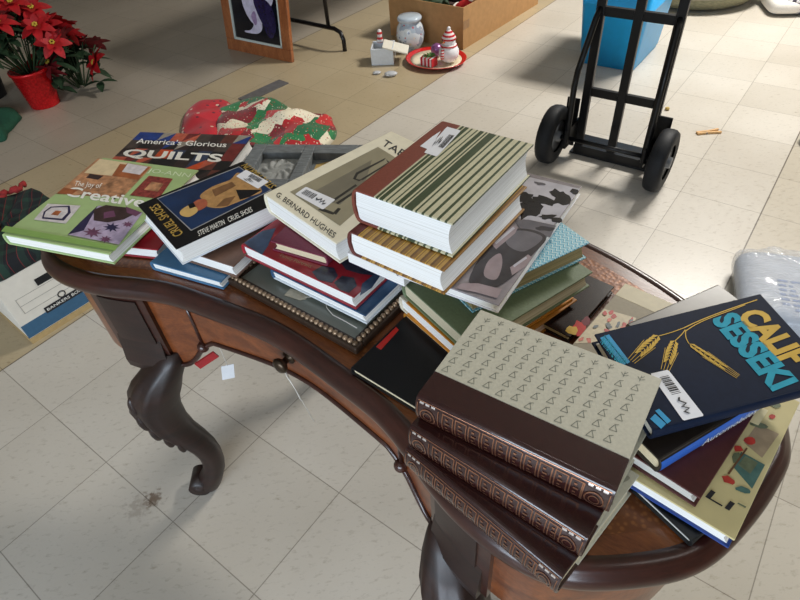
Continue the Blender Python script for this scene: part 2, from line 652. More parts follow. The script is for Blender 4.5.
b.build('leather_inset', mat('brown_leather', (106, 62, 36), 0.35, 0.15, 120, bump=0.3), desk)
# underside board
b = MB()
b.loft([off(.05, .700), off(.05, .698)], 0, True, True)
b.build('underside_panel', M['carved'], desk)


def zlow(x, front):
    a = abs(x)
    if not front:
        return 0.50
    if a < 0.222: return 0.606 - 0.012 * (a / .222) ** 2
    if a < 0.245: return 0.585 - (a - .222) / .023 * 0.02
    if a < 0.31: return 0.565 - 0.065 * math.sin((a - .245) / .065 * PI / 2)
    return 0.50


# apron, split into drawer front, pedestal panels and the back
def apron(name, idx, material, d0, d1, zt=.701, zl=None):
    b = MB()
    ro, ri = [], []
    top_o = off(d0, zt); top_i = off(d1, zt)
    rows = []
    for i in idx:
        i %= NN
        p, q = top_o[i], top_i[i]
        z = zl(p) if zl else .5
        rows.append([p, Vector((p.x, p.y, z)), Vector((q.x, q.y, z)), q])
    b.loft(rows, 0, True, True, False)
    return b.build(name, material, desk)


front = lambda p: zlow(p.x, p.y < 0)
cent = [i for i in range(NN)]
fx = {i: OUT[i] for i in range(NN)}
isf = lambda i: fx[i].y < -0.15 and abs(fx[i].x) < .47
order = list(range(-NN // 2, NN // 2))
mid = [i for i in order if fx[i % NN].y < -.15 and abs(fx[i % NN].x) <= .236]
lft = [i for i in order if fx[i % NN].y < -.15 and -.32 <= fx[i % NN].x <= -.228]
rgt = [i for i in order if fx[i % NN].y < -.15 and .228 <= fx[i % NN].x <= .32]
apron('drawer_front', mid, M['burl_wood'], .034, .052, zl=front)
apron('front_panel', lft, M['burl_wood'], .036, .052, zl=front)
apron('front_panel', rgt, M['burl_wood'], .036, .052, zl=front)
for sgn in (-1, 1):
    for fr_ in (True, False):
        idx = [i for i in order if (OUT[i % NN].y < -.15) == fr_ and .300 <= sgn * OUT[i % NN].x <= .435 and (fr_ or OUT[i % NN].y > .17)]
        if not fr_:
            idx = sorted(i % NN for i in idx)
        apron('corner_post', idx, M['dark_wood'], .027, .056, zl=lambda p: .492)
        b = MB()
        pr_ = [off(d, z) for d, z in ((.060, .575), (.027, .575), (.024, .555), (.020, .528), (.016, .505), (.017, .486), (.060, .484))]
        b.loft([[q_[i % NN] for q_ in pr_] for i in idx if .308 < sgn * OUT[i % NN].x < .425], 0, True, True, False)
        b.build('post_foot', M['carved'], desk)
        inner = idx[2:-2]
        if len(inner) > 1: apron('post_panel', inner, M['carved'], .024, .03, .685, lambda p: .57)
i0, i1 = max(rgt), min(lft) + NN
apron('side_and_back_panel', list(range(i0, i1 + 1)), M['burl_wood'], .036, .052, zl=lambda p: .5)
# dark bead along the lower edge
b = MB()
rowp = off(.034, 0)
pts = []
for i in range(min(lft), max(rgt) + 1):
    p = rowp[i % NN]
    pts.append((p.x, p.y, zlow(p.x, True)))
b.tube(pts, .0055, 8)
b.build('edge_bead', M['dark_wood'], desk)
# upright joints beside the drawer
for s in (-1, 1):
    i = min(range(NN), key=lambda k: abs(rowp[k].x - s * .232) + (9 if rowp[k].y > 0 else 0))
    p = rowp[i]
    b = MB()
    b.tube([(p.x, p.y, .70), (p.x, p.y, .578)], .004, 8)
    b.sphere((p.x, p.y - .002, .575), .012)
    b.build('corner_bead', M['dark_wood'], desk)

# leg posts and cabriole legs
def leg_path(sx, sy):
    # outward direction is diagonal
    o = Vector((sx * .78, sy * .624, 0)).normalized()
    base = Vector((sx * .362, sy * .262, 0))
    pr = [(.535, -.030, .028, .032), (.505, -.024, .036, .038), (.485, -.010, .046, .045), (.455, .008, .054, .051), (.42, .026, .059, .053), (.385, .040, .056, .051), (.345, .043, .050, .047), (.30, .038, .044, .043), (.26, .024, .038, .038), (.225, .004, .033, .034), (.19, -.010, .030, .031), (.155, -.016, .028, .029), (.115, -.014, .027, .028), (.08, -.004, .029, .031), (.05, .012, .033, .034), (.024, .022, .032, .033), (.006, .024, .024, .026), (0, .024, .02, .02)]
    return o, base, pr


def make_leg(sx, sy):
    o, base, pr = leg_path(sx, sy)
    tn = Vector((-o.y, o.x, 0))
    b = MB()
    rings = []
    seg = 40
    for z, d, ro, rt in pr:
        c = base + o * d + Vector((0, -sy * max(0, z - .46) * .34, 0))
        ring = []
        for k in range(seg):
            th = 2 * PI * k / seg
            r = 1.0
            if .2 < z < .48 and math.cos(th) > -0.2:      # carved leaf flutes on the knee
                r = 1 + .055 * math.cos(th * 9) * min(1, (z - .2) / .08) * min(1, (.49 - z) / .03)
            ring.append(c + o * (ro * math.cos(th) * r) + tn * (rt * math.sin(th) * r) + Vector((0, 0, z)))
        rings.append(ring)
    b.loft(rings, 0)
    lg = b.build('leg', M['carved'], desk)
    # scrolled toe
    s = MB()
    c = base + o * .044 + Vector((0, 0, .028))
    Mx = Matrix.Translation(c) @ Matrix(((o.x, 0, tn.x, 0), (o.y, 0, tn.y, 0), (0, 1, 0, 0), (0, 0, 0, 1)))
    s.lathe([(.001, -.034), (.010, -.034), (.016, -.030), (.028, -.030), (.0275, .030), (.016, .030), (.010, .034), (.001, .034)], 20, 0, Mx)
    s.build('scroll_toe', M['carved'], lg)
    # acanthus leaf tips stepping down the front of the knee
    s = MB()
    for i, (z, d, r) in enumerate([(.40, .074, .016), (.35, .076, .016), (.305, .066, .015), (.268, .048, .013), (.238, .028, .011)]):
        for w in (-.6, 0, .6):
            s.sphere(base + o * (d - abs(w) * .012) + tn * (w * .05) + Vector((0, 0, z)), r, 10, 0, (.8, .9, 2.2))
    s.build('carved_leaf', M['carved'], lg)


for sx in (-1, 1):
    for sy in (-1, 1):
        make_leg(sx, sy)
# drawer knob
kb = MB()
kp = rowp[0]
Mk = Matrix.Translation((kp.x - .015, kp.y + .002, .650)) @ Matrix.Rotation(R(90), 4, 'X')
kb.lathe([(.004, 0), (.013, .001), (.013, .004), (.006, .006), (.006, .014), (.013, .019), (.016, .025), (.012, .030), (.003, .032)], 20, 0, Mk)
kb.build('drawer_knob', mat('aged_bronze', (70, 58, 46), 0.35, 0.2, 80, metal=0.8), desk)
bpy.context.view_layer.update()


def dw(p):
    return desk.matrix_world @ Vector(p)


# string tied to the knob
k0 = dw((kp.x - .015, kp.y - .016, .650))
b = MB()
b.tube([k0, k0 + Vector((.004, -.012, -.02)), k0 + Vector((.012, -.012, -.06)), k0 + Vector((.016, -.016, -.085))], .0011, 6)
b.tube([k0, k0 + Vector((.007, -.012, -.03)), k0 + Vector((.020, -.016, -.10)), k0 + Vector((.030, -.02, -.15))], .0007, 6)
tag(b.build('knob_string', mat('white_string', (205, 200, 190), .8)), 'white string looped round the desk drawer knob', 'string')

# ------------------------------------------------------------------ books on the desk
GLOSSY = dict(rough=0.25, coat=0.3)
# -- left pile
red_low = book('hardcover_book', 'red hardcover book lying flat under the pale green quilting book', 'book', (-.486, .920), .775, -16.6, .17, .14, .024, '-x', mat('red_cover', (150, 28, 40), .4))
quilts = book('quilt_book', 'QUILTS book with multicoloured patchwork cover at the back left of desk', 'book', (-.466, 1.140), .784, -14.4, .282, .225, .034, '-x', mat('quilt_cover_dark', (56, 42, 44), .3, .3, 25, coat=.3))
P = []
cols = [(34, 60, 128), (186, 92, 70), (52, 40, 40), (196, 78, 40), (116, 44, 42), (150, 142, 130), (50, 62, 88), (28, 27, 30), (96, 52, 44), (72, 62, 58)]
qm = [mat('patch_print_%s' % i, c_, .3, .25, 60, coat=.3) for i, c_ in enumerate(cols)]
X0, Y0 = -.141, -.112
n_ = 0
b = MB()
for r in range(6):
    for cc in range(9):
        w, h = .282 / 9, .225 / 6
        x, y = X0 + cc * w, Y0 + r * h
        mi = random.randrange(len(cols))
        if r == 5 and cc < 3: mi = 0
        if r == 5 and 3 <= cc < 5: mi = 1
        if r == 4: mi = random.choice((7, 2, 9, 4, 6))
        if r == 3: mi = random.choice((7, 2, 3, 6, 9, 4))
        if random.random() < .5:
            b.poly([(x, y, .0343), (x + w, y, .0343), (x + w, y + h, .0343)], mi)
            b.poly([(x, y, .0343), (x + w, y + h, .0343), (x, y + h, .0343)], (mi + random.choice((0, 3, 5))) % 10)
        else:
            b.poly([(x, y, .0343), (x + w, y, .0343), (x + w, y + h, .0343), (x, y + h, .0343)], mi)
b.build('patchwork_picture', qm, quilts)
text_px(quilts, 'title_lettering', 'QUILTS', (120, 158), (220, 164), (126, 149), M['white_ink'], bold=.03)
text_px(quilts, 'small_lettering', "America's Glorious", (136, 143.5), (226, 147.5), (138.5, 138.5), M['white_ink'], bold=.01)

creative = book('quilting_book', 'pale green hardcover Creative quilting book at the left end of desk', 'book', (-.546, .957), .808, -21.9, .243, .275, .0235, '-x', mat('pale_green_cover', (168, 192, 132), .32, .04, coat=.25))
ph = [mat('photo_tan', (178, 128, 92), .3, .5, 70, coat=.3), mat('photo_red_brown', (136, 58, 52), .3, .5, 130, coat=.3), mat('photo_pale_grey', (214, 206, 206), .3, .15, 90, coat=.3), mat('photo_lilac', (176, 160, 186), .3, .2, 90, coat=.3), mat('photo_dark_brown', (62, 44, 44), .3, .3, 100, coat=.3), mat('photo_plum', (108, 66, 92), .3, .2, 100, coat=.3), mat('photo_navy', (44, 40, 74), .3, .2, 100, coat=.3), mat('photo_cream', (222, 200, 160), .3, .1, 50, coat=.3), mat('photo_orange_brown', (160, 92, 54), .3, .3, 60, coat=.3), mat('photo_olive_strip', (136, 170, 92), .32, .05)]
def star(cx, cy, r, sq=.55, n=8, rot=0.2):
    return [(cx + (r if k % 2 == 0 else r * .45) * math.cos(rot + PI * k / n) * 1.0, cy + (r if k % 2 == 0 else r * .45) * sq * math.sin(rot + PI * k / n)) for k in range(2 * n)]
decal(creative, 'cover_pictures', [
    ([(98, 158.5), (152, 167), (122, 198), (56, 194)], 0),
    ([(100, 159), (128, 163), (112, 176), (84, 173)], 7), ([(120, 164), (150, 167.5), (138, 180), (112, 176)], 8), ([(128, 163.5), (148, 167), (140, 175), (122, 172)], 2),
    ([(84, 173), (128, 178), (112, 188), (72, 184)], 0), ([(90, 174), (104, 176), (98, 180), (86, 178)], 4), ([(64, 188), (78, 190), (72, 194.5), (57, 193.5)], 8),
    ([(149, 176), (173, 179), (159, 199), (130, 195.5)], 1), ([(152, 182), (164, 184), (158, 192), (144, 190)], 0),
    ([(48, 204), (81, 206), (66, 224), (34, 220)], 2), ([(51, 207), (70, 206), (71, 213), (64, 221), (42, 219), (44, 212)], 6), ([(52, 208), (68, 207.5), (68, 213), (62, 219), (44, 217.5), (46, 212)], 2), ([(56, 211), (62, 211.5), (58, 216), (51, 215)], 8),
    ([(99, 206), (143, 213), (119, 245), (68, 235)], 3), ([(79, 224), (98, 206), (84, 231), (68, 235)], 6),
    ([(94, 210), (106, 205.5), (126, 208), (134, 215), (124, 220), (108, 223), (94, 221)], 4), ([(104, 213), (114, 211), (116, 217), (104, 219)], 5), ([(126, 207), (142, 213), (136, 217), (127, 213)], 5),
    (star(112, 228, 9), 6), (star(93, 233, 10), 5), (star(128, 225, 6), 5), (star(106, 240, 7), 5),
    ([(6, 226.5), (118, 247), (115.5, 251.5), (1.5, 232)], 9)], ph)
text_px(creative, 'title_lettering', 'Creative', (64, 196), (143, 208), (70, 186.5), M['white_ink'], bold=.02)
text_px(creative, 'small_lettering', 'The Joy of', (73, 187.5), (100, 190), (76, 181), M['white_ink'])
text_px(creative, 'small_lettering', 'JO-ANN', (146, 173.5), (188, 179), (150, 168.5), mat('pale_lettering', (214, 226, 190), .4))
text_px(creative, 'strip_lettering', 'Quilting   Decorating   Crafting   Sewing', (9, 231.5), (111, 250.5), (11, 228), mat('yellow_lettering', (226, 226, 130), .4))

blue_low = book('paperback_book', 'slim blue-topped book at the front edge of desk under the black-jacketed book', 'book', (-.339, .821), .769, -27.4, .158, .12, .0185, '-x', mat('blue_cover', (66, 112, 148), .35, .12, 40))
brown_low = book('hardcover_book', 'brown covered book with bright page edges between the slim blue book and the black-jacketed book', 'book', (-.2725, .856), .797, -30.5, .130, .205, .026, '-x', mat('brown_jacket', (112, 84, 70), .4, .15))
cruel = book('black_jacket_book', 'black-jacketed book with a man in a tan suit on its cover', 'book', (-.310, .867), .843, -54.6, .171, .215, .0345, '+y', mat('black_jacket', (16, 16, 20), .3, .1, coat=.1, spec=.4), back=mat('white_jacket', (214, 220, 226), .3), over=.002)
cm = [mat('studio_blue', (22, 46, 82), .3, .35, 18, coat=.3), mat('tan_suit', (176, 134, 84), .3, .2, 90, coat=.3), mat('skin_photo', (170, 92, 66), .3, .15, 90, coat=.3), mat('hat_straw', (206, 170, 104), .3, .1, coat=.3), mat('suit_shadow_fold', (122, 86, 54), .3, .2, 90, coat=.3), mat('frame_line', (150, 150, 150), .4), mat('dark_photo', (16, 16, 22), .3)]
decal(cruel, 'cover_picture', [
    ([(157, 198.5), (239, 166.5), (272, 190), (191, 231)], 5), ([(158, 199), (239, 167.3), (270.5, 190), (191.5, 229.8)], 0),
    (smooth([(200, 196), (212, 187), (230, 180), (240, 173), (262, 190), (250, 197), (236, 203), (222, 208), (208, 207), (206, 202)]), 1),
    ([(212, 190), (232, 182), (236, 186), (215, 197)], 4), ([(236, 190), (262, 190), (250, 197), (240, 200)], 6), ([(224, 199), (236, 196), (228, 206), (216, 207)], 4),
    (smooth([(191, 206), (198, 200), (206, 200), (207, 206), (198, 211)]), 2), (smooth([(180, 212), (186, 207), (193, 205), (198, 211), (190, 217), (182, 216)]), 3), ([(188, 205), (194, 203), (196, 207), (190, 209)], 6)], cm)
text_px(cruel, 'title_lettering', 'CRUEL SHOES', (184, 233.5), (158, 203.5), (174.5, 238), M['gold_ink'], bold=.01)
text_px(cruel, 'author_lettering', 'STEVE MARTIN', (277, 186), (248, 163.5), (269.5, 189), M['gold_ink'], bold=.01)
text_px(cruel, 'edge_lettering', 'STEVE MARTIN   CRUEL SHOES', (199, 236.5), (253, 211.5), (197.5, 231.5), M['white_ink'])
sticker(cruel, [(236, 176.5), (246, 170), (269, 182), (258, 189)])

# -- grey distressed frame behind
M['grey_wood'] = mat('distressed_grey_wood', (112, 117, 120), .7, .3, 45, bump=.4, stretch=(1, 4, 1))
gf = empty('distressed_frame', (-.180, 1.085, .7505), R(-11), 'distressed grey wooden frame with a relief panel behind the black-jacketed book', 'picture frame')
b = MB()
gx, gy, gh = .135, .088, .022
xs = [(-gx, -.105), (-.015, .01), (.105, gx)]
for x0, x1 in xs: b.box((x0, -gy, 0), (x1, gy, gh))
for x0, x1 in ((-.105, -.015), (.01, .105)):
    b.box((x0, -gy, 0), (x1, -.055, gh)); b.box((x0, .05, 0), (x1, gy, gh))
b.build('frame_rails', M['grey_wood'], gf, bevel=.002)
b = MB()
n = 26
rows = []
for j in range(n + 1):
    row = []
    for i in range(n + 1):
        u, v = i / n * 2 - 1, j / n * 2 - 1
        rr = math.hypot(u * 1.1, v)
        h = .006 + .004 * (1 if rr < .85 else 0) + .003 * math.sin(9 * math.atan2(v, u) + rr * 9) * (1 if .2 < rr < .8 else .2)
        row.append((-.06 + u * .045, -.0025 + v * .0525, h))
    rows.append(row)
b.loft(rows, 0, False, False)
b.build('relief_panel', mat('whitewashed_relief', (156, 158, 156), .7, .25, 60, bump=.3), gf)
b = MB()
b.box((.01, -.055, .002), (.105, .05, .005))
b.build('backing_board', M['grey_wood'], gf)
b = MB()
b.poly([(.02, -.05, .0055), (.07, -.05, .0055), (.075, .03, .0055), (.05, .045, .0055), (.02, .03, .0055)], 0)
b.poly([(.035, -.03, .0058), (.05, -.03, .0058), (.052, -.01, .0058), (.042, .0, .0058)], 1)
b.build('yellow_house_print', [mat('house_tan', (190, 158, 92), .6), mat('house_dark', (60, 56, 48), .6)], gf)

# -- middle pile: bead-edged frame, books on it
fr = empty('bead_edged_frame', (-.0686, .781, .7505), R(-40.5), 'ornate dark bead-edged picture frame lying flat under the middle books', 'picture frame')
fw, fh = .144, .172
b = MB()
b.box((-fw + .016, -fh + .016, 0), (fw - .016, fh - .016, .012))
tag(b.build('glazed_picture', mat('grey_green_glass', (112, 118, 110), .3, .06, 20, coat=.2), fr))
b = MB()
for x0, y0, x1, y1 in ((-fw, -fh, fw, -fh + .018), (-fw, fh - .018, fw, fh), (-fw, -fh + .018, -fw + .018, fh - .018), (fw - .018, -fh + .018, fw, fh - .018)):
    b.box((x0, y0, 0), (x1, y1, .014))
b.build('frame_rails', mat('dark_bronze_rail', (58, 44, 34), .4, .2, 80, metal=.3), fr, bevel=.003)
b = MB()
def beads(x0, y0, x1, y1):
    L = math.hypot(x1 - x0, y1 - y0); n = int(L / .0095)
    for i in range(n + 1):
        f = i / n
        x, y = x0 + (x1 - x0) * f, y0 + (y1 - y0) * f
        b.sphere((x, y, .0155), .0046, 8, 0, (1, 1, .9))
e_ = .008
beads(-fw + e_, -fh + e_, fw - e_, -fh + e_); beads(fw - e_, -fh + e_, fw - e_, fh - e_); beads(-fw + e_, -fh + e_, -fw + e_, fh - e_)
b.build('bead_trim', mat('antique_bronze_bead', (150, 126, 102), .35, .35, 60, metal=.5), fr)
# price tag with its string lying on the glass
tg_c = at(297, 295, .763)
tagm = MB()
ang = R(-30)
Mt = Matrix.Translation(tg_c) @ Matrix.Rotation(ang, 4, 'Z')
tagm.loft([[Mt @ Vector((x, y, z)) for x, y in ((-.019, -.009), (.012, -.009), (.019, -.003), (.019, .003), (.012, .009), (-.019, .009))] for z in (0, .0006)], 0, smooth=False)
tg = tagm.build('price_tag', mat('tag_card', (184, 178, 160), .8, .1, 200))
tag(tg, 'small cream price tag with string lying on the bead-edged frame', 'tag')
b = MB()
b.tube([Mt @ Vector((.017, 0, .001)), at(318, 296, .766), at(325, 300, .766), at(327, 308, .766), at(333, 315, .766), at(343, 320, .766), at(357, 328, .7675)], .0007, 6)
b.build('string', mat('white_string', (205, 200, 190), .8), tg)

book_B1 = book('blue_book', 'thin blue and white book, bottom one on the bead-edged frame', 'book', (-.046, .769), .789, -39.4, .203, .27, .0195, '-x', mat('steel_blue_cover', (52, 84, 118), .3, .25, 30, coat=.3), back=mat('white_jacket', (214, 220, 226), .3))
B2 = book('picture_book', 'red and blue picture book with dark silhouettes, in the middle pile below the antiques book', 'book', (-.075, .797), .817, -39.3, .246, .275, .027, '-x', mat('red_picture_cover', (148, 34, 46), .28, .2, 40, coat=.3), mat('crimson_edge', (170, 30, 48), .35), pages=M['white_pages'])
sm_ = [mat('silhouette_slate', (44, 50, 66), .3, .4, 120, coat=.3), mat('dusk_blue', (66, 82, 108), .3, .35, 50, coat=.3), mat('dull_gold_print', (150, 120, 90), .4)]
decal(B2, 'cover_print', [([(244, 243), (262, 231), (276, 228), (268, 246), (262, 255), (252, 249)], 1),
    ([(312, 272), (322, 266), (334, 268), (338, 276), (332, 283), (318, 280)], 0), ([(334, 283), (342, 276), (354, 278), (357, 286), (349, 293), (340, 290)], 0),
    ([(340, 262), (352, 258), (372, 262), (384, 268), (376, 276), (360, 274), (346, 270)], 0), ([(362, 284), (380, 270), (386, 268), (372, 288), (360, 296)], 1)], sm_)
text_px(B2, 'lettering', 'Family Portraits', (279, 257.5), (310, 269), (282, 254), sm_[2])
maroon = book('maroon_book', 'small maroon cloth book tucked under the antiques book', 'book', (-.108, .789), .837, -30.6, .108, .175, .0195, '+x', mat('maroon_cloth', (112, 38, 60), .55, .1, 260, bump=.15), pages=M['cream_pages'])
white_thin = book('thin_white_book', 'thin glossy white book with purple underside beneath the gold-striped book', 'book', (-.006, .665), .857, -40, .104, .08, .0185, '-x', mat('white_glossy', (226, 224, 228), .2, .03, coat=.4), back=mat('purple_edge', (72, 40, 96), .4), hard=False)
tales = book('antiques_book', 'large cream book on antique tables with a table photo and black lettering', 'book', (-.039, .832), .878, -51, .201, .282, .039, '-x', mat('cream_jacket', (236, 228, 204), .28, .04, coat=.3))
tm = [mat('photo_greige', (150, 142, 118), .3, .12, 14, coat=.3), mat('table_line', (52, 50, 46), .4), mat('photo_stone', (120, 114, 98), .3, .15, 20, coat=.3)]
decal(tales, 'cover_photo', [
    ([(290, 192), (378, 147), (409, 166), (340, 226)], 0), ([(306, 196), (372, 160), (366, 180), (340, 205)], 2),
    ([(318, 210), (322, 208), (335, 213), (333, 215)], 1), ([(333, 213), (338, 208), (341, 209), (336, 215)], 1), ([(322, 207), (357, 183.5), (358.5, 185), (324, 208.5)], 1),
    ([(336, 203), (372, 180), (373, 181.5), (338, 204.5)], 1), ([(353, 179), (356, 173), (386, 158), (384, 160.5), (358, 174.5), (355.5, 180)], 1), ([(353, 178.5), (360, 182), (390, 163), (386, 159.5), (388, 163), (360, 180)], 1), ([(355, 184), (362, 180), (364, 183), (358, 187)], 2)], tm)
text_px(tales, 'author_lettering', 'G. BERNARD HUGHES', (275.5, 196), (333.5, 238.5), (279, 192), M['ink'])
text_px(tales, 'title_lettering', 'TABLES', (381, 145), (421, 169), (386, 139.5), M['ink'])
sticker(tales, [(323, 210), (295, 194.5), (306, 187), (335.5, 200)])

# -- right-hand pile
OLIVE = mat('olive_cloth', (104, 118, 88), .5, .1, 240, bump=.12)
peach = book('hardcover_book', 'peach page-edged book, lowest of the pile under the olive book', 'book', (.135, .612), .774, -56, .155, .215, .0235, '-x', mat('ochre_cloth', (176, 116, 40), .45, .12), pages=m_pages('peach_pages', (222, 196, 176), (186, 150, 126)))
orange = book('hardcover_book', 'orange-topped book with bright white page edges directly beneath the olive book', 'book', (.130, .617), .8015, -57.6, .155, .215, .0265, '-x', mat('orange_cloth', (204, 132, 34), .4, .12), q=.02, pages=M['white_pages'], spinem=mat('pale_spine_cloth', (206, 196, 176), .5))
olive = book('olive_book', 'olive green cloth book under the blue zigzag-patterned book', 'book', (.142, .613), .832, -58.5, .160, .226, .029, '-x', OLIVE, pages=m_pages('putty_pages', (206, 196, 168), (168, 156, 126)))
zig = book('zigzag_book', 'olive-spined book with shade-toned page edges and light blue zigzag-patterned boards at the right of the piles', 'book', (.154, .654), .864, -63.5, .150, .204, .0305, '-x', m_zigzag('blue_zigzag_boards'), OLIVE, pages=m_pages('olive_shaded_pages', (158, 142, 98), (116, 102, 66)))  # shade is put into the page colour: olive-tan instead of paper white
bw = book('photo_book', 'thin book with a black-and-white winter photo on its cover, poking out under the gold-striped book', 'book', (.148, .672), .8815, -35.9, .155, .301, .0155, '-x', mat('photo_mid_grey', (140, 132, 134), .22, .25, 30, coat=.4), back=mat('white_glossy', (226, 224, 228), .2, .03, coat=.4), over=.0015)
gm = [mat('photo_black', (34, 32, 34), .22, .3, 60, coat=.4), mat('photo_snow', (186, 182, 188), .22, .12, 40, coat=.4), mat('photo_grey_pink', (150, 134, 136), .22, .15, 40, coat=.4), mat('photo_charcoal', (62, 58, 60), .22, .25, 30, coat=.4), mat('photo_slate_grey', (104, 100, 104), .22, .2, 30, coat=.4)]
def blob(cx, cy, rx, ry, n=14, jag=.25, rot=0.0, seed=1):
    rnd = random.Random(seed)
    o_ = []
    for k in range(n):
        th = 2 * PI * k / n
        r = 1 + rnd.uniform(-jag, jag)
        x, y = rx * r * math.cos(th), ry * r * math.sin(th)
        o_.append((cx + x * math.cos(rot) - y * math.sin(rot), cy + x * math.sin(rot) + y * math.cos(rot)))
    return o_
decal(bw, 'cover_photo', [
    ([(524, 176), (580, 189), (553, 226), (500, 214)], 1),
    (blob(530, 209, 14, 9, 18, .3, -.4, 3), 0), (blob(546, 201, 12, 5, 16, .35, .3, 4), 0), (blob(561, 197, 10, 6, 16, .35, .4, 5), 0), (blob(574, 192, 4, 3, 10, .3, 0, 6), 0), (blob(524, 198, 9, 6, 14, .3, 0, 8), 0),
    (blob(547, 217, 9, 3, 14, .4, 0, 7), 0), (blob(557, 220, 5, 3, 10, .3, 0, 17), 0), (blob(540, 184, 6, 1.5, 10, .3, .2, 9), 4),
    ([(515, 221), (528, 220), (556, 226), (550, 238), (520, 229)], 4), (blob(545, 229, 9, 2.5, 12, .3, .1, 10), 3),
    (smooth([(493, 244), (503, 232), (520, 229), (538, 232), (546, 240), (530, 258), (514, 276), (492, 289), (470, 284), (474, 268), (482, 256)]), 3),
    (smooth([(506, 235), (520, 231), (536, 234), (542, 240), (524, 252), (508, 246)]), 4),
    (smooth([(488, 262), (500, 254), (502, 266), (496, 280), (484, 276)]), 2), ([(510, 268), (528, 255), (532, 258), (527, 266), (512, 276)], 2), ([(513, 266), (526, 257), (527, 259), (514, 268)], 1),
    ([(492, 245), (512, 226), (518, 228), (515, 234), (496, 250)], 2), ([(494, 243), (513, 227.5), (515, 229), (496, 245)], 1),
    ([(462, 284), (478, 284), (502, 290), (497, 299), (476, 293), (455, 289)], 2)], gm)

# -- striped pair on top
gold_st = [(0, (150, 106, 40)), (.30, (206, 158, 60)), (.42, (140, 96, 36)), (.5, (196, 150, 70)), (.8, (120, 80, 34))]
gold = book('gold_striped_book', 'gold and brown striped hardcover directly beneath the green-striped book', 'book', (.066, .663), .926, -40, .160, .218, .0415, '-x', m_stripes('gold_striped_boards', gold_st, 0, .0155), mat('red_brown_cloth', (98, 44, 38), .5, .1, 300, bump=.15), q=.022)
seq = []
p_ = 0
rs = random.Random(5)
cream_, green_ = (202, 196, 164), (62, 74, 46)
widths = [(.012, 1), (.03, 0), (.014, 1), (.05, 0), (.03, 1), (.02, 0), (.05, 1), (.015, 0), (.03, 1), (.05, 0), (.02, 1), (.02, 0), (.02, 1), (.09, 0), (.03, 1), (.02, 0), (.05, 1), (.03, 0), (.055, 1), (.03, 0), (.06, 1), (.03, 0), (.05, 1), (.03, 0), (.045, 1)]
tot = sum(w for w, _ in widths)
for w, k in widths:
    seq.append((p_ / tot, cream_ if k else green_))
    p_ += w
green = book('green_striped_book', 'cream hardcover with green stripes and brown spine, topmost of the tall middle pile', 'book', (.077, .683), .980, -38.8, .159, .217, .0525, '-x', m_stripes('green_striped_boards', seq, 0, .115, .038), M['brown_cloth'], q=.040, pages=m_pages('bright_pages', (236, 236, 234), (206, 204, 198)))
sticker(green, [(440, 157), (424, 154), (432, 133), (446, 127)][0:0] or [(424, 153), (437, 157), (461, 131), (447, 127)])
W_ = mat('sticker_white', (232, 232, 236), .35, .02)
decal(green, 'price_sticker', [([(420, 146.5), (432, 137), (441, 131), (429, 150)], 0)], [W_], .0005, 'white price sticker corner')

# -- black book on the desk front
blk = book('black_book', 'black book with a red strip lying flat beside the bead-edged frame corner', 'book', (.009, .5295), .765, -42, .125, .125, .0150, '-x', mat('black_cover', (12, 12, 15), .45, .1, spec=.3), pages=M['cream_pages'])
decal(blk, 'red_strip', [([(376, 347), (396, 327), (399, 330), (381, 350)], 0)], [mat('red_strip', (180, 36, 28), .4)])

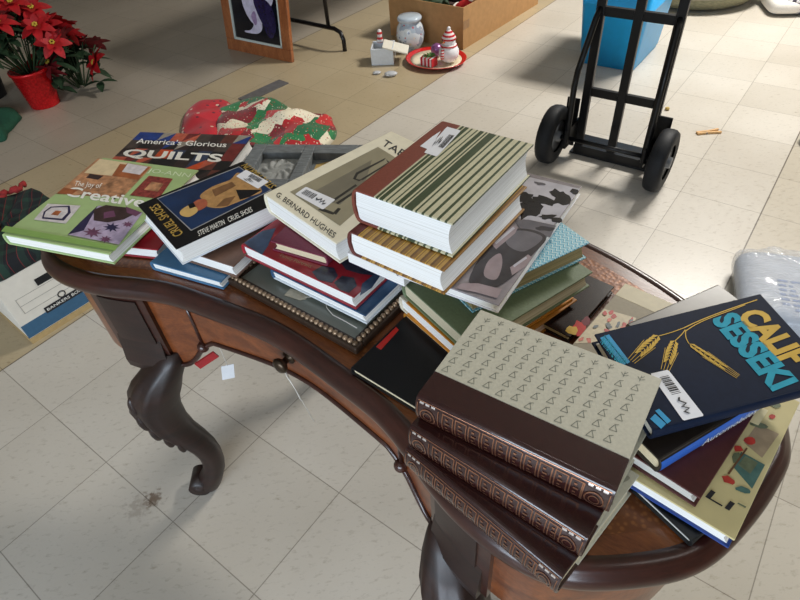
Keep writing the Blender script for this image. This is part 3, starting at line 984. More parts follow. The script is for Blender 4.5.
# -- brown leather set with leaf-printed boards
LEATHER = mat('brown_leatherette', (48, 20, 18), .26, .2, 160, coat=.4, bump=.12)
BOARDS = mat('cream_linen_boards', (186, 182, 164), .55, .06, 260, bump=.1)
PRINT = mat('grey_print', (112, 116, 104), .55, .05)
GILT = mat('gilt_tooling', (150, 104, 78), .28, .2, 120, metal=.7)
SILV = mat('bright_gilt', (206, 196, 190), .25, .1, 120, metal=.7)
setdat = [('topmost brown leather-spined book with tree-sprig patterned cream boards', (.139, .369), .885, -36.6, .217, .156, .0425),
          ('brown leather-spined book with sprig boards, middle one of the near stack', (.126, .349), .841, -42.1, .214, .155, .0435),
          ('brown leather-spined book with grey leaf boards, lowest of the near stack', (.1165, .335), .796, -48.5, .215, .155, .0435)]
for si, (lab, c_, z_, yw, X, Y, T) in enumerate(setdat):
    bk = book('leather_spine_book', lab, 'book', c_, z_, yw, X, Y, T, '-y', BOARDS, LEATHER, q=.044, pages=M['cream_pages'], group='brown leather-spined set')
    # printed sprigs
    b = MB()
    if si < 2:
        for r in range(7):
            for cc in range(13):
                x = -X / 2 + .010 + cc * .0166 + r * .0008
                y = -Y / 2 + .048 + r * .0150 + (cc % 2) * .003
                if y > Y / 2 - .006 or x > X / 2 - .008: continue
                z = T + .0003
                def st(ax, ay, bx, by, w=.00034):
                    d = Vector((bx - ax, by - ay)).normalized()
                    n_ = Vector((-d.y, d.x)) * w
                    b.poly([(x + ax - n_.x, y + ay - n_.y, z), (x + bx - n_.x, y + by - n_.y, z), (x + bx + n_.x, y + by + n_.y, z), (x + ax + n_.x, y + ay + n_.y, z)])
                if r == 6 or y + .0145 > Y / 2 - .006:
                    st(0, 0, 0, .0085); st(0, .002, .0045, .005); st(0, .002, -.0035, .006); st(0, .005, .003, .009)
                else:
                    st(-.004, .0004, .0035, .0012); st(.0035, .0012, -.0006, .0088); st(-.0006, .0088, -.004, .0004); st(-.0006, .0088, .003, .0105)
        b.build('sprig_pattern', PRINT, bk, recalc=False)
    else:
        for r in range(4):
            for cc in range(7):
                x, y = -X / 2 + .02 + cc * .03, -Y / 2 + .058 + r * .026
                if x > X / 2 - .012 or y > Y / 2 - .01: continue
                an = .8 if (r + cc) % 2 else -.5
                pts = []
                for k in range(16):
                    th = 2 * PI * k / 16
                    lx, ly = .013 * math.cos(th), .0065 * math.sin(th) * (1 - .35 * math.cos(th))
                    pts.append((x + lx * math.cos(an) - ly * math.sin(an), y + lx * math.sin(an) + ly * math.cos(an), T + .0003))
                b.poly(pts)
        b.build('leaf_pattern', mat('grey_leaf_print', (140, 138, 122), .55, .05), bk, recalc=False)
    # raised tooled panels on the spine, following its round
    bulge = min(.009, T * .22)
    def sp(x, f, lift=.0006):
        ph_ = -PI / 2 + PI * f
        y0 = -Y / 2 + bulge
        return Vector((x, y0 - (bulge + lift) * math.cos(ph_), T / 2 + (T / 2 + lift * .5) * math.sin(ph_)))
    b = MB()
    def bar(x0, x1, f0, f1, lift=.0006, mi=0):
        n_ = 5
        rows = [[sp(x0, f0 + (f1 - f0) * k / n_, lift), sp(x1, f0 + (f1 - f0) * k / n_, lift)] for k in range(n_ + 1)]
        b.loft(rows, mi, False, False)
    xx = -X / 2 + .034
    while xx < X / 2 - .034:
        w = .0125
        bar(xx, xx + .0012, .2, .74); bar(xx + w, xx + w + .0012, .2, .74); bar(xx, xx + w, .72, .745); bar(xx, xx + w, .2, .222)
        for k in range(4):
            f = .32 + k * .1
            bar(xx + .004, xx + .009 - (k % 2) * .002, f, f + .035)
        xx += .0158
    bar(-X / 2 + .003, X / 2 - .003, .80, .815); bar(-X / 2 + .003, X / 2 - .003, .11, .125)
    for s in (-1, 1):
        for k in range(3):
            xc = s * (X / 2 - .008 - k * .0072)
            bar(xc - .0024, xc + .0024, .74, .79, .0008, 1)
        xc = s * (X / 2 - .016)
        for k in range(14):
            th0, th1 = 2 * PI * k / 14, 2 * PI * (k + 1) / 14
            for rr, ww in ((.0098, .0013), (.0055, .001)):
                def pt(th, r): return sp(xc + r * math.cos(th), .47 + r * math.sin(th) / .052, .0007)
                b.poly([pt(th0, rr), pt(th1, rr), pt(th1, rr - ww), pt(th0, rr - ww)])
        bar(xc - .0135, xc - .0125, .2, .74); bar(xc + .0125, xc + .0135, .2, .74)
    b.build('tooled_lettering_panels', [GILT, SILV], bk)

# -- far right stack
small_black = book('small_black_book', 'small black book on the desk rim under the cream picture book', 'book', (.318, .308), .764, -60.1, .085, .12, .0135, '+x', mat('black_cloth', (16, 18, 20), .45, .1, 200), pages=M['grey_pages'])
M['T_cover'] = mat('cream_yellow_cover', (206, 192, 140), .28, .08, 20, coat=.3)
tbook = book('cream_picture_book', 'cream book with red and teal prints and blue underside at the right end of desk', 'book', (.345, .357), .789, -45.1, .140, .219, .0215, '-x', M['T_cover'], mat('royal_blue_case', (24, 58, 130), .35), back=mat('royal_blue_case', (24, 58, 130), .35))
tp = [mat('print_red', (182, 60, 48), .3, .2, 120), mat('print_teal', (76, 112, 104), .3, .2, 120), mat('print_olive', (108, 116, 88), .3, .25, 120), mat('print_taupe', (160, 140, 112), .3, .2, 60), M['ink'], mat('print_cream', (226, 214, 170), .3), mat('print_brown', (112, 78, 52), .3, .2)]
decal(tbook, 'cover_prints', [
    ([(744, 443), (757, 424), (779, 434), (762, 458)], 3), ([(733, 467), (741, 452), (765, 465), (752, 489)], 1), ([(738, 465), (745, 456), (758, 463), (750, 474)], 2),
    (blob(750, 441, 6, 4, 10, .2, 0, 21), 0), (blob(738, 449, 5, 3, 10, .2, .3, 22), 0), (blob(758, 425, 9, 3, 10, .2, .2, 23), 2), (blob(728, 480, 7, 3.5, 10, .2, .5, 24), 0), (blob(743, 490, 8, 3, 10, .15, .25, 25), 1), (blob(736, 458, 4, 6, 10, .15, .3, 26), 2), (blob(757, 413, 7, 4, 10, .2, .2, 27), 0), (blob(772, 417, 4, 2.5, 8, .2, 0, 28), 0),
    (blob(775, 405, 6, 3, 10, .2, .3, 29), 2), ([(727, 474), (746, 448), (747.5, 449), (729, 475)], 6), ([(738, 503), (746, 507), (745, 508.5), (737, 504)], 2), ([(746, 421), (756, 405), (768, 411), (758, 426)], 5)], tp)
text_px(tbook, 'title_lettering', 'LI', (705, 497), (729, 511), (711, 490), M['ink'], bold=.01)
brownD = book('brown_book', 'plain dark red-brown book lying on the cream picture book', 'book', (.334, .372), .8115, -48, .100, .205, .0205, '-x', mat('dark_maroon_cover', (74, 30, 26), .4, .12, 120), pages=M['grey_pages'])
d3 = book('blue_spined_book', 'dark book with a bright blue lettered spine under the wheat-ear book', 'book', (.334, .3855), .837, -65.4, .100, .215, .0235, '+x', mat('black_brown_cover', (34, 28, 24), .32, .15, coat=.2), mat('black_brown_cover', (34, 28, 24)), pages=M['cream_pages'])
# white lettering on its spine
X3 = .100 / 2
b = MB()
def d3s(y, f, lift):
    ph_ = -PI / 2 + PI * f
    bu = min(.009, .0235 * .22)
    return (X3 - bu + (bu + lift) * math.cos(ph_), y, .01175 + (.01175 + lift * .4) * math.sin(ph_))
b.loft([[d3s(y, .16 + .66 * k / 6, .0006) for k in range(7)] for y in (-.107, .107)], 0, False, False)
b.build('spine_band', mat('bright_blue_spine', (48, 98, 184), .35), d3)['label'] = 'bright blue lettered band along the spine'
text_on(d3, 'spine_lettering', 'Automobiles', d3s(-.045, .34, .0009), (0, .085, 0), Vector(d3s(0, .66, .0009)) - Vector(d3s(0, .34, .0009)), M['white_ink'], lift=.0006)
d2 = book('grey_book', 'plain grey book sticking out behind the wheat-ear book', 'book', (.379, .440), .852, -68.6, .150, .150, .0145, '-x', mat('grey_cover', (128, 124, 118), .3, .1, 40, coat=.3), pages=M['grey_pages'])
calli = book('wheat_ear_book', 'navy book with gold wheat ears and big gold and blue lettering', 'book', (.3435, .397), .876, -79.3, .132, .220, .0185, '+x', mat('navy_cover', (18, 28, 48), .55, .12, 120, coat=.03, spec=.12), tilt=-.1, pages=M['grey_pages'])
CY = mat('cyan_foil', (64, 178, 206), .18, .08, 60, metal=.35, coat=.5)
GF = mat('gold_foil', (216, 178, 84), .25, .08, 60, metal=.2, coat=.35)
text_px(calli, 'title_lettering', 'CALIF', (735, 316), (785, 367), (760, 307), GF, bold=.05)
text_px(calli, 'title_lettering', 'SESSEKI', (710, 320), (772, 392), (735, 311), CY, bold=.05)
text_px(calli, 'edge_lettering', 'NATIONAL GUARD', (600, 343), (622, 370), (605, 335), CY, bold=.02)
decal(calli, 'cover_bars', [([(600, 338), (604, 336.5), (626, 364), (622, 366)], 0), ([(605, 336), (609, 334.5), (630, 362), (627, 364)], 0), ([(650, 419), (655, 414), (666, 424), (661, 429)], 0), ([(655, 411), (659, 409), (671, 421), (667, 424)], 0)], [mat('sky_blue_bars', (58, 150, 196), .3)])
# wheat
b = MB()
def stem(bk, pts, w):
    L = [on(bk, p) for p in pts]
    for a, c in zip(L, L[1:]):
        d = (c - a); d.z = 0; d.normalize()
        n_ = Vector((-d.y, d.x, 0)) * w
        z = Vector((0, 0, .0005))
        b.poly([a - n_ + z, c - n_ + z, c + n_ + z, a + n_ + z])
def curve(p0, p1, p2, p3, n=10):
    o_ = []
    for i in range(n + 1):
        t = i / n
        o_.append(tuple(Vector(p0) * (1 - t) ** 3 + Vector(p1) * 3 * t * (1 - t) ** 2 + Vector(p2) * 3 * t * t * (1 - t) + Vector(p3) * t ** 3))
    return o_
stem(calli, curve((757, 300), (720, 312), (700, 320), (684, 328)), .0006)
stem(calli, curve((745, 305), (720, 315), (700, 320), (686, 331)), .0005)
stem(calli, curve((684, 328), (676, 331), (668, 334), (659, 336)), .0005)
stem(calli, curve((685, 330), (682, 335), (678, 338), (675, 341)), .0005)
stem(calli, curve((686, 330), (684, 336), (687, 341), (689, 344)), .0005)
def ear(bk, p0, p1, w):
    a, c = on(bk, p0), on(bk, p1)
    d = c - a; L = d.length; d.normalize()
    n_ = Vector((-d.y, d.x, 0))
    z = Vector((0, 0, .0006))
    k = 7
    for i in range(k):
        q = a + d * (L * (i + .3) / k)
        ww = w * (1 - .6 * abs(i / k - .4))
        for s in (-1, 1):
            b.poly([q + z, q + d * (L / k * 1.0) + n_ * s * ww * .35 + z, q + d * (L / k * 1.7) + n_ * s * ww + z, q + d * (L / k * .6) + n_ * s * ww * 1.05 + z])
    for s in (-1.6, -.5, .6, 1.6):
        e0, e1 = a + d * L * .5 + n_ * w * s * .8, c + d * L * .45 + n_ * w * s * .45
        t_ = n_ * .0003
        b.poly([e0 - t_ + z, e1 - t_ + z, e1 + t_ + z, e0 + t_ + z])
ear(calli, (659, 335), (640, 353), .0058)
ear(calli, (675, 340), (668, 361), .0056)
ear(calli, (688, 343), (722, 366), .0042)
b.build('wheat_ears', GF, calli, recalc=False)
for f in calli.children[-1].data.polygons:
    if f.normal.z < 0: f.flip()
sticker(calli, [(683, 421), (650, 374), (668, 370), (704, 416)])

# -- books lying at the back of the desk between the piles
floral = book('floral_book', 'cream book with a red floral board behind the wheat-ear book', 'book', (.337, .546), .766, -45.1, .113, .166, .0155, '+y', mat('stone_cloth', (150, 140, 118), .55, .06, 200), mat('pale_band_cloth', (206, 196, 166), .5), q=.036, pages=M['cream_pages'])
fm = [mat('floral_cream', (204, 190, 160), .45, .12, 120), mat('floral_red', (186, 62, 56), .45, .2, 120), mat('floral_coral', (206, 112, 96), .45, .2, 120), mat('floral_slate', (96, 106, 110), .45, .2, 120)]
FB = [([on(floral, q) and q for q in ((604, 309), (636, 318), (630, 341), (574, 343.5))], 0)]
rf = random.Random(8)
for k in range(20):
    u, v = rf.random(), rf.random()
    cx = (604 + 32 * u) * (1 - v) + (576 + 52 * u) * v; cy = (310 + 9 * u) * (1 - v) + 341 * v
    FB.append((blob(cx, cy, rf.uniform(2, 4), rf.uniform(1.4, 2.6), 9, .3, rf.uniform(0, 3), k + 50), 1 + k % 3 if k % 4 else 1))
decal(floral, 'floral_print', FB, fm)
dkf = book('dark_book', 'dark book with a red and yellow flower on its cover beside the cream floral book', 'book', (.2703, .6092), .7645, -45.4, .050, .135, .0140, '-x', mat('dark_floral_cover', (34, 22, 20), .25, .3, 40, coat=.25), pages=M['tan_pages'])
decal(dkf, 'flower_print', [(blob(579, 329, 8, 7, 14, .3, 0, 3), 0), (blob(573, 331, 6, 5, 12, .35, 0, 4), 1), (blob(586, 321, 4, 4, 10, .3, 0, 5), 2)], [mat('print_flower_red', (190, 34, 26), .3, .2, 80), mat('print_flower_yellow', (198, 160, 60), .3, .2, 80), mat('print_flower_plum', (110, 20, 36), .3, .2, 80)])

# ------------------------------------------------------------------ hanging tag below the desk, things under it
# ------------------------------------------------------------------ hand truck
BLK = mat('black_enamel', (11, 11, 13), .4, .1, 60, coat=.1, spec=.3)
RUB = mat('black_rubber', (26, 28, 32), .6, .15, 80, bump=.1, spec=.3)
HUB = mat('grey_hub', (120, 124, 130), .4, .15, metal=.5)
tc = DE * -.0 + Vector((0, 0, 0))
lat = -.613
org = Vector((.735 + 1.112, 2.292 + 1.993, 0)) / 2 + DN * .113
ht = empty('hand_truck', (org.x, org.y, 0), math.atan2(DE.y, DE.x), 'black two-wheeled hand truck standing on the pale tiled aisle', 'hand truck')
RW, RD, HH = .148, .0, 1.18          # half rail spacing, height
def rail(x):
    b = MB(); b.box((x - .0175, -.012, .012), (x + .0175, .012, HH)); return b.build('rail', BLK, ht, bevel=.003)
for x in (-RW, 0, RW): rail(x)
for z in (.30, .62, .92, 1.16):
    b = MB(); b.box((-RW + .0175, -.010, z - .0175), (-.0175, .010, z + .0175)); b.box((.0175, -.010, z - .0175), (RW - .0175, .010, z + .0175))
    b.build('crossbar', BLK, ht, bevel=.002)
b = MB(); b.box((-RW - .035, -.014, .004), (RW + .035, .17, .012)); b.box((-RW - .02, -.014, .012), (RW + .02, -.008, .05))
b.build('toe_plate', BLK, ht, bevel=.002)
b = MB(); b.tube([(-.225, -.113, .128), (.225, -.113, .128)], .0095, 12); b.build('axle', BLK, ht)
for s in (-1, 1):
    b = MB(); b.tube([(s * RW, -.004, .63), (s * (RW + .004), -.03, .60), (s * (RW + .018), -.108, .42), (s * (RW + .020), -.118, .36), (s * (RW + .020), -.115, .128), (s * (RW + .02), -.113, .10)], .0125, 10)
    b.build('wheel_brace', BLK, ht)
    b = MB(); b.box((s * (RW + .02) - .006, -.135, .085), (s * (RW + .02) + .006, .012, .17)); b.box((s * (RW + .045) - .028, -.03, .05), (s * (RW + .045) + .028, -.022, .27))
    b.build('axle_bracket', BLK, ht, bevel=.002)
    Mw = Matrix.Translation((s * .235, -.113, .128)) @ Matrix.Rotation(R(90), 4, 'Y')
    b = MB()
    b.lathe([(.07, -.030), (.100, -.034), (.118, -.030), (.126, -.018), (.128, 0), (.126, .018), (.118, .030), (.100, .034), (.07, .030)], 40, 0, Mw, False)
    w = b.build('wheel', RUB, ht)
    b = MB(); b.lathe([(.004, -.040), (.022, -.038), (.024, -.018), (.070, -.022), (.072, 0), (.070, .022), (.024, .018), (.022, .038), (.004, .040)], 32, 0, Mw)
    b.build('wheel_hub', HUB, w)
b = MB(); b.tube([(-RW, 0, HH), (-RW, -.05, HH + .06), (-.08, -.07, HH + .08), (.08, -.07, HH + .08), (RW, -.05, HH + .06), (RW, 0, HH)], .0125, 10)
b.build('handle', BLK, ht)

# ------------------------------------------------------------------ blue bin
bp = (at(582, 63) + at(630, 71)) / 2
bw_, bd_ = .155, .22
bo = bp + DN * bd_
bn = empty('recycling_bin', (bo.x, bo.y, 0), math.atan2(DE.y, DE.x), 'bright blue tapered plastic bin standing behind the hand truck', 'bin')
BLUE = mat('bright_blue_plastic', (36, 172, 242), .38, .05, 20, coat=.1)
def rr(hx, hy, z, r=.03, n=5):
    o_ = []
    for cx, cy, a0 in ((hx - r, -hy + r, -90), (hx - r, hy - r, 0), (-hx + r, hy - r, 90), (-hx + r, -hy + r, 180)):
        for k in range(n + 1):
            a = R(a0 + 90 * k / n)
            o_.append(Vector((cx + r * math.cos(a), cy + r * math.sin(a), z)))
    return o_
b = MB()
b.loft([rr(bw_, bd_, .0), rr(bw_ + .008, bd_ + .012, .08), rr(bw_ + .05, bd_ + .07, .58), rr(bw_ + .047, bd_ + .067, .58), rr(bw_ + .006, bd_ + .009, .02)], 0, True, True)
b.build('bin_shell', BLUE, bn)
b = MB()
b.loft([rr(bw_ + .05, bd_ + .07, .55), rr(bw_ + .068, bd_ + .088, .55), rr(bw_ + .068, bd_ + .088, .585), rr(bw_ + .048, bd_ + .068, .585)], 0, True, False)
b.build('bin_rim', BLUE, bn)
b = MB()
for cx in (-.1, 0, .1):
    pass
b.poly([(-.02, -bd_ - .0545, .405), (.055, -bd_ - .0545, .405), (.055, -bd_ - .0565, .43), (-.02, -bd_ - .0565, .43)])
b.build('bin_label', mat('sticker_white', (232, 232, 236), .35, .02), bn)

# ------------------------------------------------------------------ cardboard box with decorations in it
CARD = mat('brown_cardboard', (176, 134, 88), .85, .08, 30, bump=.1)
p0, p1 = at(463, 50), at(391, 35)
dxl = (p1 - p0); Ll = dxl.length
ux = dxl.normalized(); uy = Vector((ux.y, -ux.x, 0)); 
if uy.y < 0: uy = -uy
Lb, Hb = 1.0, .25
cbx = empty('cardboard_box', (p0.x, p0.y, 0), 0, 'long open cardboard box of Christmas decorations behind the snowman plate', 'box')
def BX(a, c, z): return Vector((0, 0, 0)) + ux * a + uy * c + Vector((0, 0, z))
def wall(name, a0, a1, c0, c1, z0, z1):
    b = MB()
    Mx = Matrix(((ux.x, uy.x, 0, 0), (ux.y, uy.y, 0, 0), (0, 0, 1, 0), (0, 0, 0, 1)))
    b.box((a0, c0, z0), (a1, c1, z1), 0, Mx)
    return b.build(name, CARD, cbx)
wall('side_wall', 0, Ll, 0, .006, 0, Hb)
wall('side_wall', 0, .006, .006, Lb, 0, Hb)
wall('side_wall', Ll - .006, Ll, .006, Lb, 0, Hb)
wall('side_wall', .006, Ll - .006, Lb - .006, Lb, 0, Hb)
wall('box_bottom', .006, Ll - .006, .006, Lb - .006, .002, .008)
b = MB()
Mx = Matrix(((ux.x, uy.x, 0, 0), (ux.y, uy.y, 0, 0), (0, 0, 1, 0), (0, 0, 0, 1)))
b.box((-.0008, .001, .12), (-.0003, .07, .17), 0, Mx)
b.build('tape_strip', mat('packing_tape', (150, 112, 74), .3, .1), cbx)
# decorations heaped inside: each its own object
hat_red = mat('plush_red', (190, 28, 30), .9, .15, 150, bump=.3); plush_white = mat('plush_white', (226, 220, 212), .95, .06, 150, bump=.4)
dk_green = mat('tinsel_green', (36, 58, 34), .7, .4, 120, bump=.5); dk_plum = mat('dark_ribbon', (44, 24, 30), .5, .3, 60); tanm = mat('straw_tan', (180, 140, 84), .8, .25, 120, bump=.4)
decs = [('santa_hat', 'red plush hat with white brim at the near corner of the cardboard box', hat_red), ('garland', 'dark green garland heaped along the near rim of the cardboard box', dk_green), ('straw_ornament', 'tan straw ornament in the cardboard box beyond the plush hat', tanm), ('ribbon_bundle', 'dark ribbon bundle in the cardboard box', dk_plum), ('stuffed_toy', 'small red and white plush toy at the far side of the cardboard box', hat_red)]
def dpos(a, c, z): return p0 + ux * a + uy * c + Vector((0, 0, z))
o = empty('santa_hat', dpos(.10, .12, .17), 0, decs[0][1], 'hat')
b = MB(); b.lathe([(.055, 0), (.06, .02), (.045, .06), (.025, .10), (.006, .125)], 18); b.build('hat_cone', hat_red, o)
b = MB(); b.lathe([(.052, .0), (.064, .004), (.068, .016), (.064, .028), (.052, .03)], 18); b.build('hat_brim', plush_white, o)
b = MB(); b.sphere((0, 0, .13), .02); b.build('pompom', plush_white, o)
o.rotation_euler = (R(25), R(30), 0)
b = MB(); pts = [dpos(.23 + .30 * k / 24, .13 + .06 * math.sin(k * 1.7), .190 + .012 * math.sin(k * 2.3)) for k in range(25)]
b.tube(pts, [.038 + .01 * math.sin(k * 2.1) for k in range(25)], 9); tag(b.build('garland', dk_green), decs[1][1], 'garland')
o = empty('straw_ornament', dpos(.09, .30, .145), 0, decs[2][1], 'ornament')
b = MB(); b.sphere((0, 0, .05), .05, 16, 0, (1, 1, 1)); b.build('straw_ball', tanm, o)
b = MB(); b.tube([(0, 0, .1), (0, .01, .13), (.01, 0, .145)], .004, 8); b.build('hanger', dk_plum, o)
b = MB(); pts = [dpos(.30 + .07 * math.cos(k * .7), .37 + .07 * math.sin(k * .7), .16 + .012 * k / 3) for k in range(28)]
b.tube(pts, .02, 8); tag(b.build('ribbon_bundle', dk_plum), decs[3][1], 'ribbon')
o = empty('stuffed_toy', dpos(.22, .60, .14), 0, decs[4][1], 'toy')
b = MB(); b.sphere((0, 0, .06), .06, 16, 0, (1, .9, 1)); b.build('body', hat_red, o)
b = MB(); b.sphere((0, 0, .13), .042); b.build('head', plush_white, o)
# fill under the decorations
b = MB()
n = 16
rows = []
for j in range(n + 1):
    rows.append([dpos(.012 + (Ll - .024) * i / n, .012 + (Lb - .024) * j / n, .115 + .018 * math.sin(i * 1.9 + j) * math.cos(j * 1.3)) for i in range(n + 1)])
b.loft(rows, 0, False, False)
tag(b.build('shredded_packing', mat('dark_filler', (60, 44, 40), .95, .5, 160, bump=.6)), 'dark mixed filling inside the cardboard box', 'packing', kind='stuff')

# ------------------------------------------------------------------ snowman plate, jar, small white box
pc = at(436, 62)
pl = empty('oval_plate', (pc.x, pc.y, 0), math.atan2(ux.y, ux.x), 'red-rimmed oval plate on the floor holding the snowman', 'plate')
def oval(pr, caps=False):
    b = MB()
    b.loft([[Vector((r * 1.12 * math.cos(2 * PI * k / 40), r * math.sin(2 * PI * k / 40), z)) for k in range(40)] for r, z in pr], 0, True, caps)
    return b
oval([(.10, .0), (.125, .004), (.172, .026), (.174, .030), (.168, .029), (.145, .018)]).build('rim', mat('glossy_red_glaze', (196, 26, 30), .2, .08, coat=.5), pl)
oval([(.10, .001), (.143, .013), (.146, .0195), (.118, .0085), (.02, .0075)], True).build('dish', mat('cream_glaze', (226, 214, 186), .25, .05, coat=.4), pl)
sp_ = at(449, 64)
sn = empty('snowman_figure', (sp_.x, sp_.y, .012), R(-20), 'white snowman figure in a red striped hat standing on the oval plate', 'figurine')
sn.scale = (.9, .9, .88)
SNOW = mat('snowman_white', (236, 234, 238), .6, .04, 90, bump=.1)
b = MB(); b.sphere((0, 0, .066), .068, 20, 0, (1, 1, .98)); b.build('body', SNOW, sn)
b = MB(); b.sphere((.004, 0, .135), .040, 18); hd = b.build('head', SNOW, sn)
STR = m_stripes('red_white_stripe_knit', [(0, (198, 34, 46)), (.5, (236, 228, 226))], 2, .022, 0, .8)
b = MB(); b.lathe([(.046, .152), (.050, .160), (.040, .18), (.026, .200), (.012, .216), (.001, .221)], 20); ho = b.build('striped_hat', STR, sn)
b = MB(); b.sphere((0, 0, .223), .012); b.build('pompom', SNOW, ho)
b = MB(); b.tube([(.045 * math.cos(a), .045 * math.sin(a), .112) for a in [2 * PI * k / 16 for k in range(17)]], .011, 8); b.tube([(-.03, -.045, .11), (-.03, -.068, .08), (-.028, -.072, .045)], .012, 8)
b.build('striped_scarf', m_stripes('scarf_stripe', [(0, (198, 34, 46)), (.5, (236, 228, 226))], 2, .016, 0, .8), sn)
b = MB(); b.tube([(-.02, -.042, .148), (-.028, -.065, .146)], [.006, .001], 8); b.build('carrot_nose', mat('carrot_orange', (222, 110, 40), .6), hd)
b = MB()
for x in (-.002, -.034): b.sphere((x, -.036 + (.006 if x > -.01 else 0), .158), .0045, 8)
b.build('eye', M['ink'], hd)
q = at(429, 67)
o = empty('striped_box', (q.x, q.y, .012), math.atan2(ux.y, ux.x), 'small red and white striped gift box on the oval plate', 'box')
b = MB(); b.box((-.045, -.03, 0), (.045, .03, .05)); b.build('box_body', m_stripes('upright_stripe', [(0, (198, 34, 46)), (.5, (236, 232, 230))], 0, .026, 0, .6), o, bevel=.003)
b = MB()
for k in range(9):
    a = k * .7
    b.poly([(.0, 0, .052), (.03 * math.cos(a) - .008 * math.sin(a), .03 * math.sin(a) + .008 * math.cos(a), .066), (.046 * math.cos(a), .046 * math.sin(a), .058), (.03 * math.cos(a) + .008 * math.sin(a), .03 * math.sin(a) - .008 * math.cos(a), .06)])
b.sphere((0, 0, .055), .012, 10)
b.build('green_sprig', mat('sprig_green', (74, 112, 50), .7, .2), o)
q = at(437, 58)
o = MB(); o.sphere((q.x, q.y, .014 + .038), .038, 18); tag(o.build('bauble', mat('purple_bauble', (150, 96, 150), .25, .1, metal=.4)), 'purple round bauble behind the snowman on the oval plate', 'ornament')
jc = at(411, 49)
jr = empty('ceramic_jar', (jc.x, jc.y, 0), 0, 'rounded blue-white ceramic jar against the cardboard box', 'jar')
CER = m_patch('blue_white_glaze', [(206, 214, 220), (170, 184, 198), (220, 224, 226), (150, 160, 176)], 22, .22, 40, second=(90, 110, 140))
b = MB(); b.lathe([(.045, 0), (.060, .004), (.082, .05), (.090, .095), (.082, .14), (.066, .166), (.062, .176), (.066, .178)], 30); b.build('jar_body', CER, jr)
b = MB(); b.lathe([(.060, .178), (.076, .180), (.078, .196), (.070, .204), (.03, .208), (.001, .208)], 30); b.build('jar_lid', mat('pale_blue_glaze', (184, 196, 208), .2, .1, 20, coat=.5), jr)
wb = at(384, 61)
wx = empty('white_ceramic_box', (wb.x, wb.y, 0), R(-8), 'small square white box with a loose lid left of the oval plate', 'box')
WC = mat('white_ceramic', (220, 226, 232), .25, .04, coat=.4)
b = MB()
s_ = .07
for x0, y0, x1, y1 in ((-s_, -s_, s_, -s_ + .008), (-s_, s_ - .008, s_, s_), (-s_, -s_ + .008, -s_ + .008, s_ - .008), (s_ - .008, -s_ + .008, s_, s_ - .008)): b.box((x0, y0, 0), (x1, y1, .1))
b.box((-s_ + .008, -s_ + .008, 0), (s_ - .008, s_ - .008, .008))
b.build('box_body', WC, wx, bevel=.003)
b = MB(); Ml = Matrix.Translation((.075, -.02, .085)) @ Matrix.Rotation(R(16), 4, 'Y')
b.box((-.075, -.06, 0), (.085, .075, .010), 0, Ml); b.build('box_lid', mat('white_lid', (226, 222, 208), .4, .04), wx, bevel=.003)
b = MB(); b.lathe([(.018, .1), (.022, .11), (.014, .14), (.017, .15), (.012, .172), (.002, .178)], 14, 0, Matrix.Translation((-.02, .045, 0))); b.build('santa_knob', m_stripes('santa_paint', [(0, (200, 50, 50)), (.45, (232, 226, 224))], 2, .03), wx)
for k, (px_, s1) in enumerate([((377, 74), .022), ((391, 76), .034)]):
    q = at(*px_)
    b = MB(); b.sphere((q.x, q.y, s1 * .42), s1, 9, 0, (1.2, .8, .42))
    o = b.build('plastic_scrap', mat('clear_scrap', (214, 216, 220), .15, .05, 30, trans=.3))
    tag(o, ['smaller crumpled clear plastic scrap on the floor', 'larger crumpled clear plastic scrap on the floor'][k] + ' in front of the white box', 'scrap')

# ------------------------------------------------------------------ framed picture and folding table
fb0, fb1 = at(228, 49), at(292, 63)
fu = (fb1 - fb0); FL = fu.length; fu.normalize()
fn = Vector((-fu.y, fu.x, 0))            # away from camera
lean = R(8)
fz = (Vector((0, 0, 1)) * math.cos(lean) + fn * math.sin(lean)).normalized()
pf = bpy.data.objects.new('framed_picture', None); COL.objects.link(pf); pf.empty_display_size = .1
Mf = Matrix.Identity(4)
nrm_ = fu.cross(fz)
for i in range(3):
    Mf[i][0], Mf[i][1], Mf[i][2], Mf[i][3] = fu[i], -nrm_[i], fz[i], fb0[i]
pf.matrix_world = Mf
tag(pf, 'wood-framed picture of a pale bird on black standing beside the folding table', 'framed picture')
FH, fwid = .78, .075
FW = m_wood('orange_frame_wood', (138, 78, 44), (178, 112, 68), .3, .3, 8, (3, 1, 1))
b = MB()
b.box((0, 0, 0), (FL, .025, fwid)); b.box((0, 0, FH - fwid), (FL, .025, FH)); b.box((0, 0, fwid), (fwid, .025, FH - fwid)); b.box((FL - fwid, 0, fwid), (FL, .025, FH - fwid))
b.build('frame_moulding', FW, pf, bevel=.004)
b = MB()
for a0, a1, z0, z1 in ((fwid, FL - fwid, fwid, fwid + .014), (fwid, fwid + .014, fwid, FH - fwid), (FL - fwid - .014, FL - fwid, fwid, FH - fwid), (fwid, FL - fwid, FH - fwid - .014, FH - fwid)): b.box((a0, .004, z0), (a1, .012, z1))
b.build('pale_liner', mat('pale_liner', (196, 206, 200), .5), pf)
b = MB(); b.box((fwid, .012, fwid), (FL - fwid, .02, FH - fwid))
pic = b.build('picture_panel', mat('picture_black', (10, 14, 26), .12, .3, 12, coat=.5), pf)
b = MB()
def pp(pts, mi, k): b.poly([(FL * u, .0118 - .0002 * k, FH * (.165 + (v - .23) * .66)) for u, v in catmull(pts, 5)], mi)
pp([(.33, .92), (.32, .62), (.36, .47), (.42, .38), (.46, .34), (.40, .27), (.31, .25), (.33, .23), (.50, .24), (.58, .30), (.60, .40), (.66, .50), (.78, .62), (.80, .80), (.70, .92)], 0, 0)
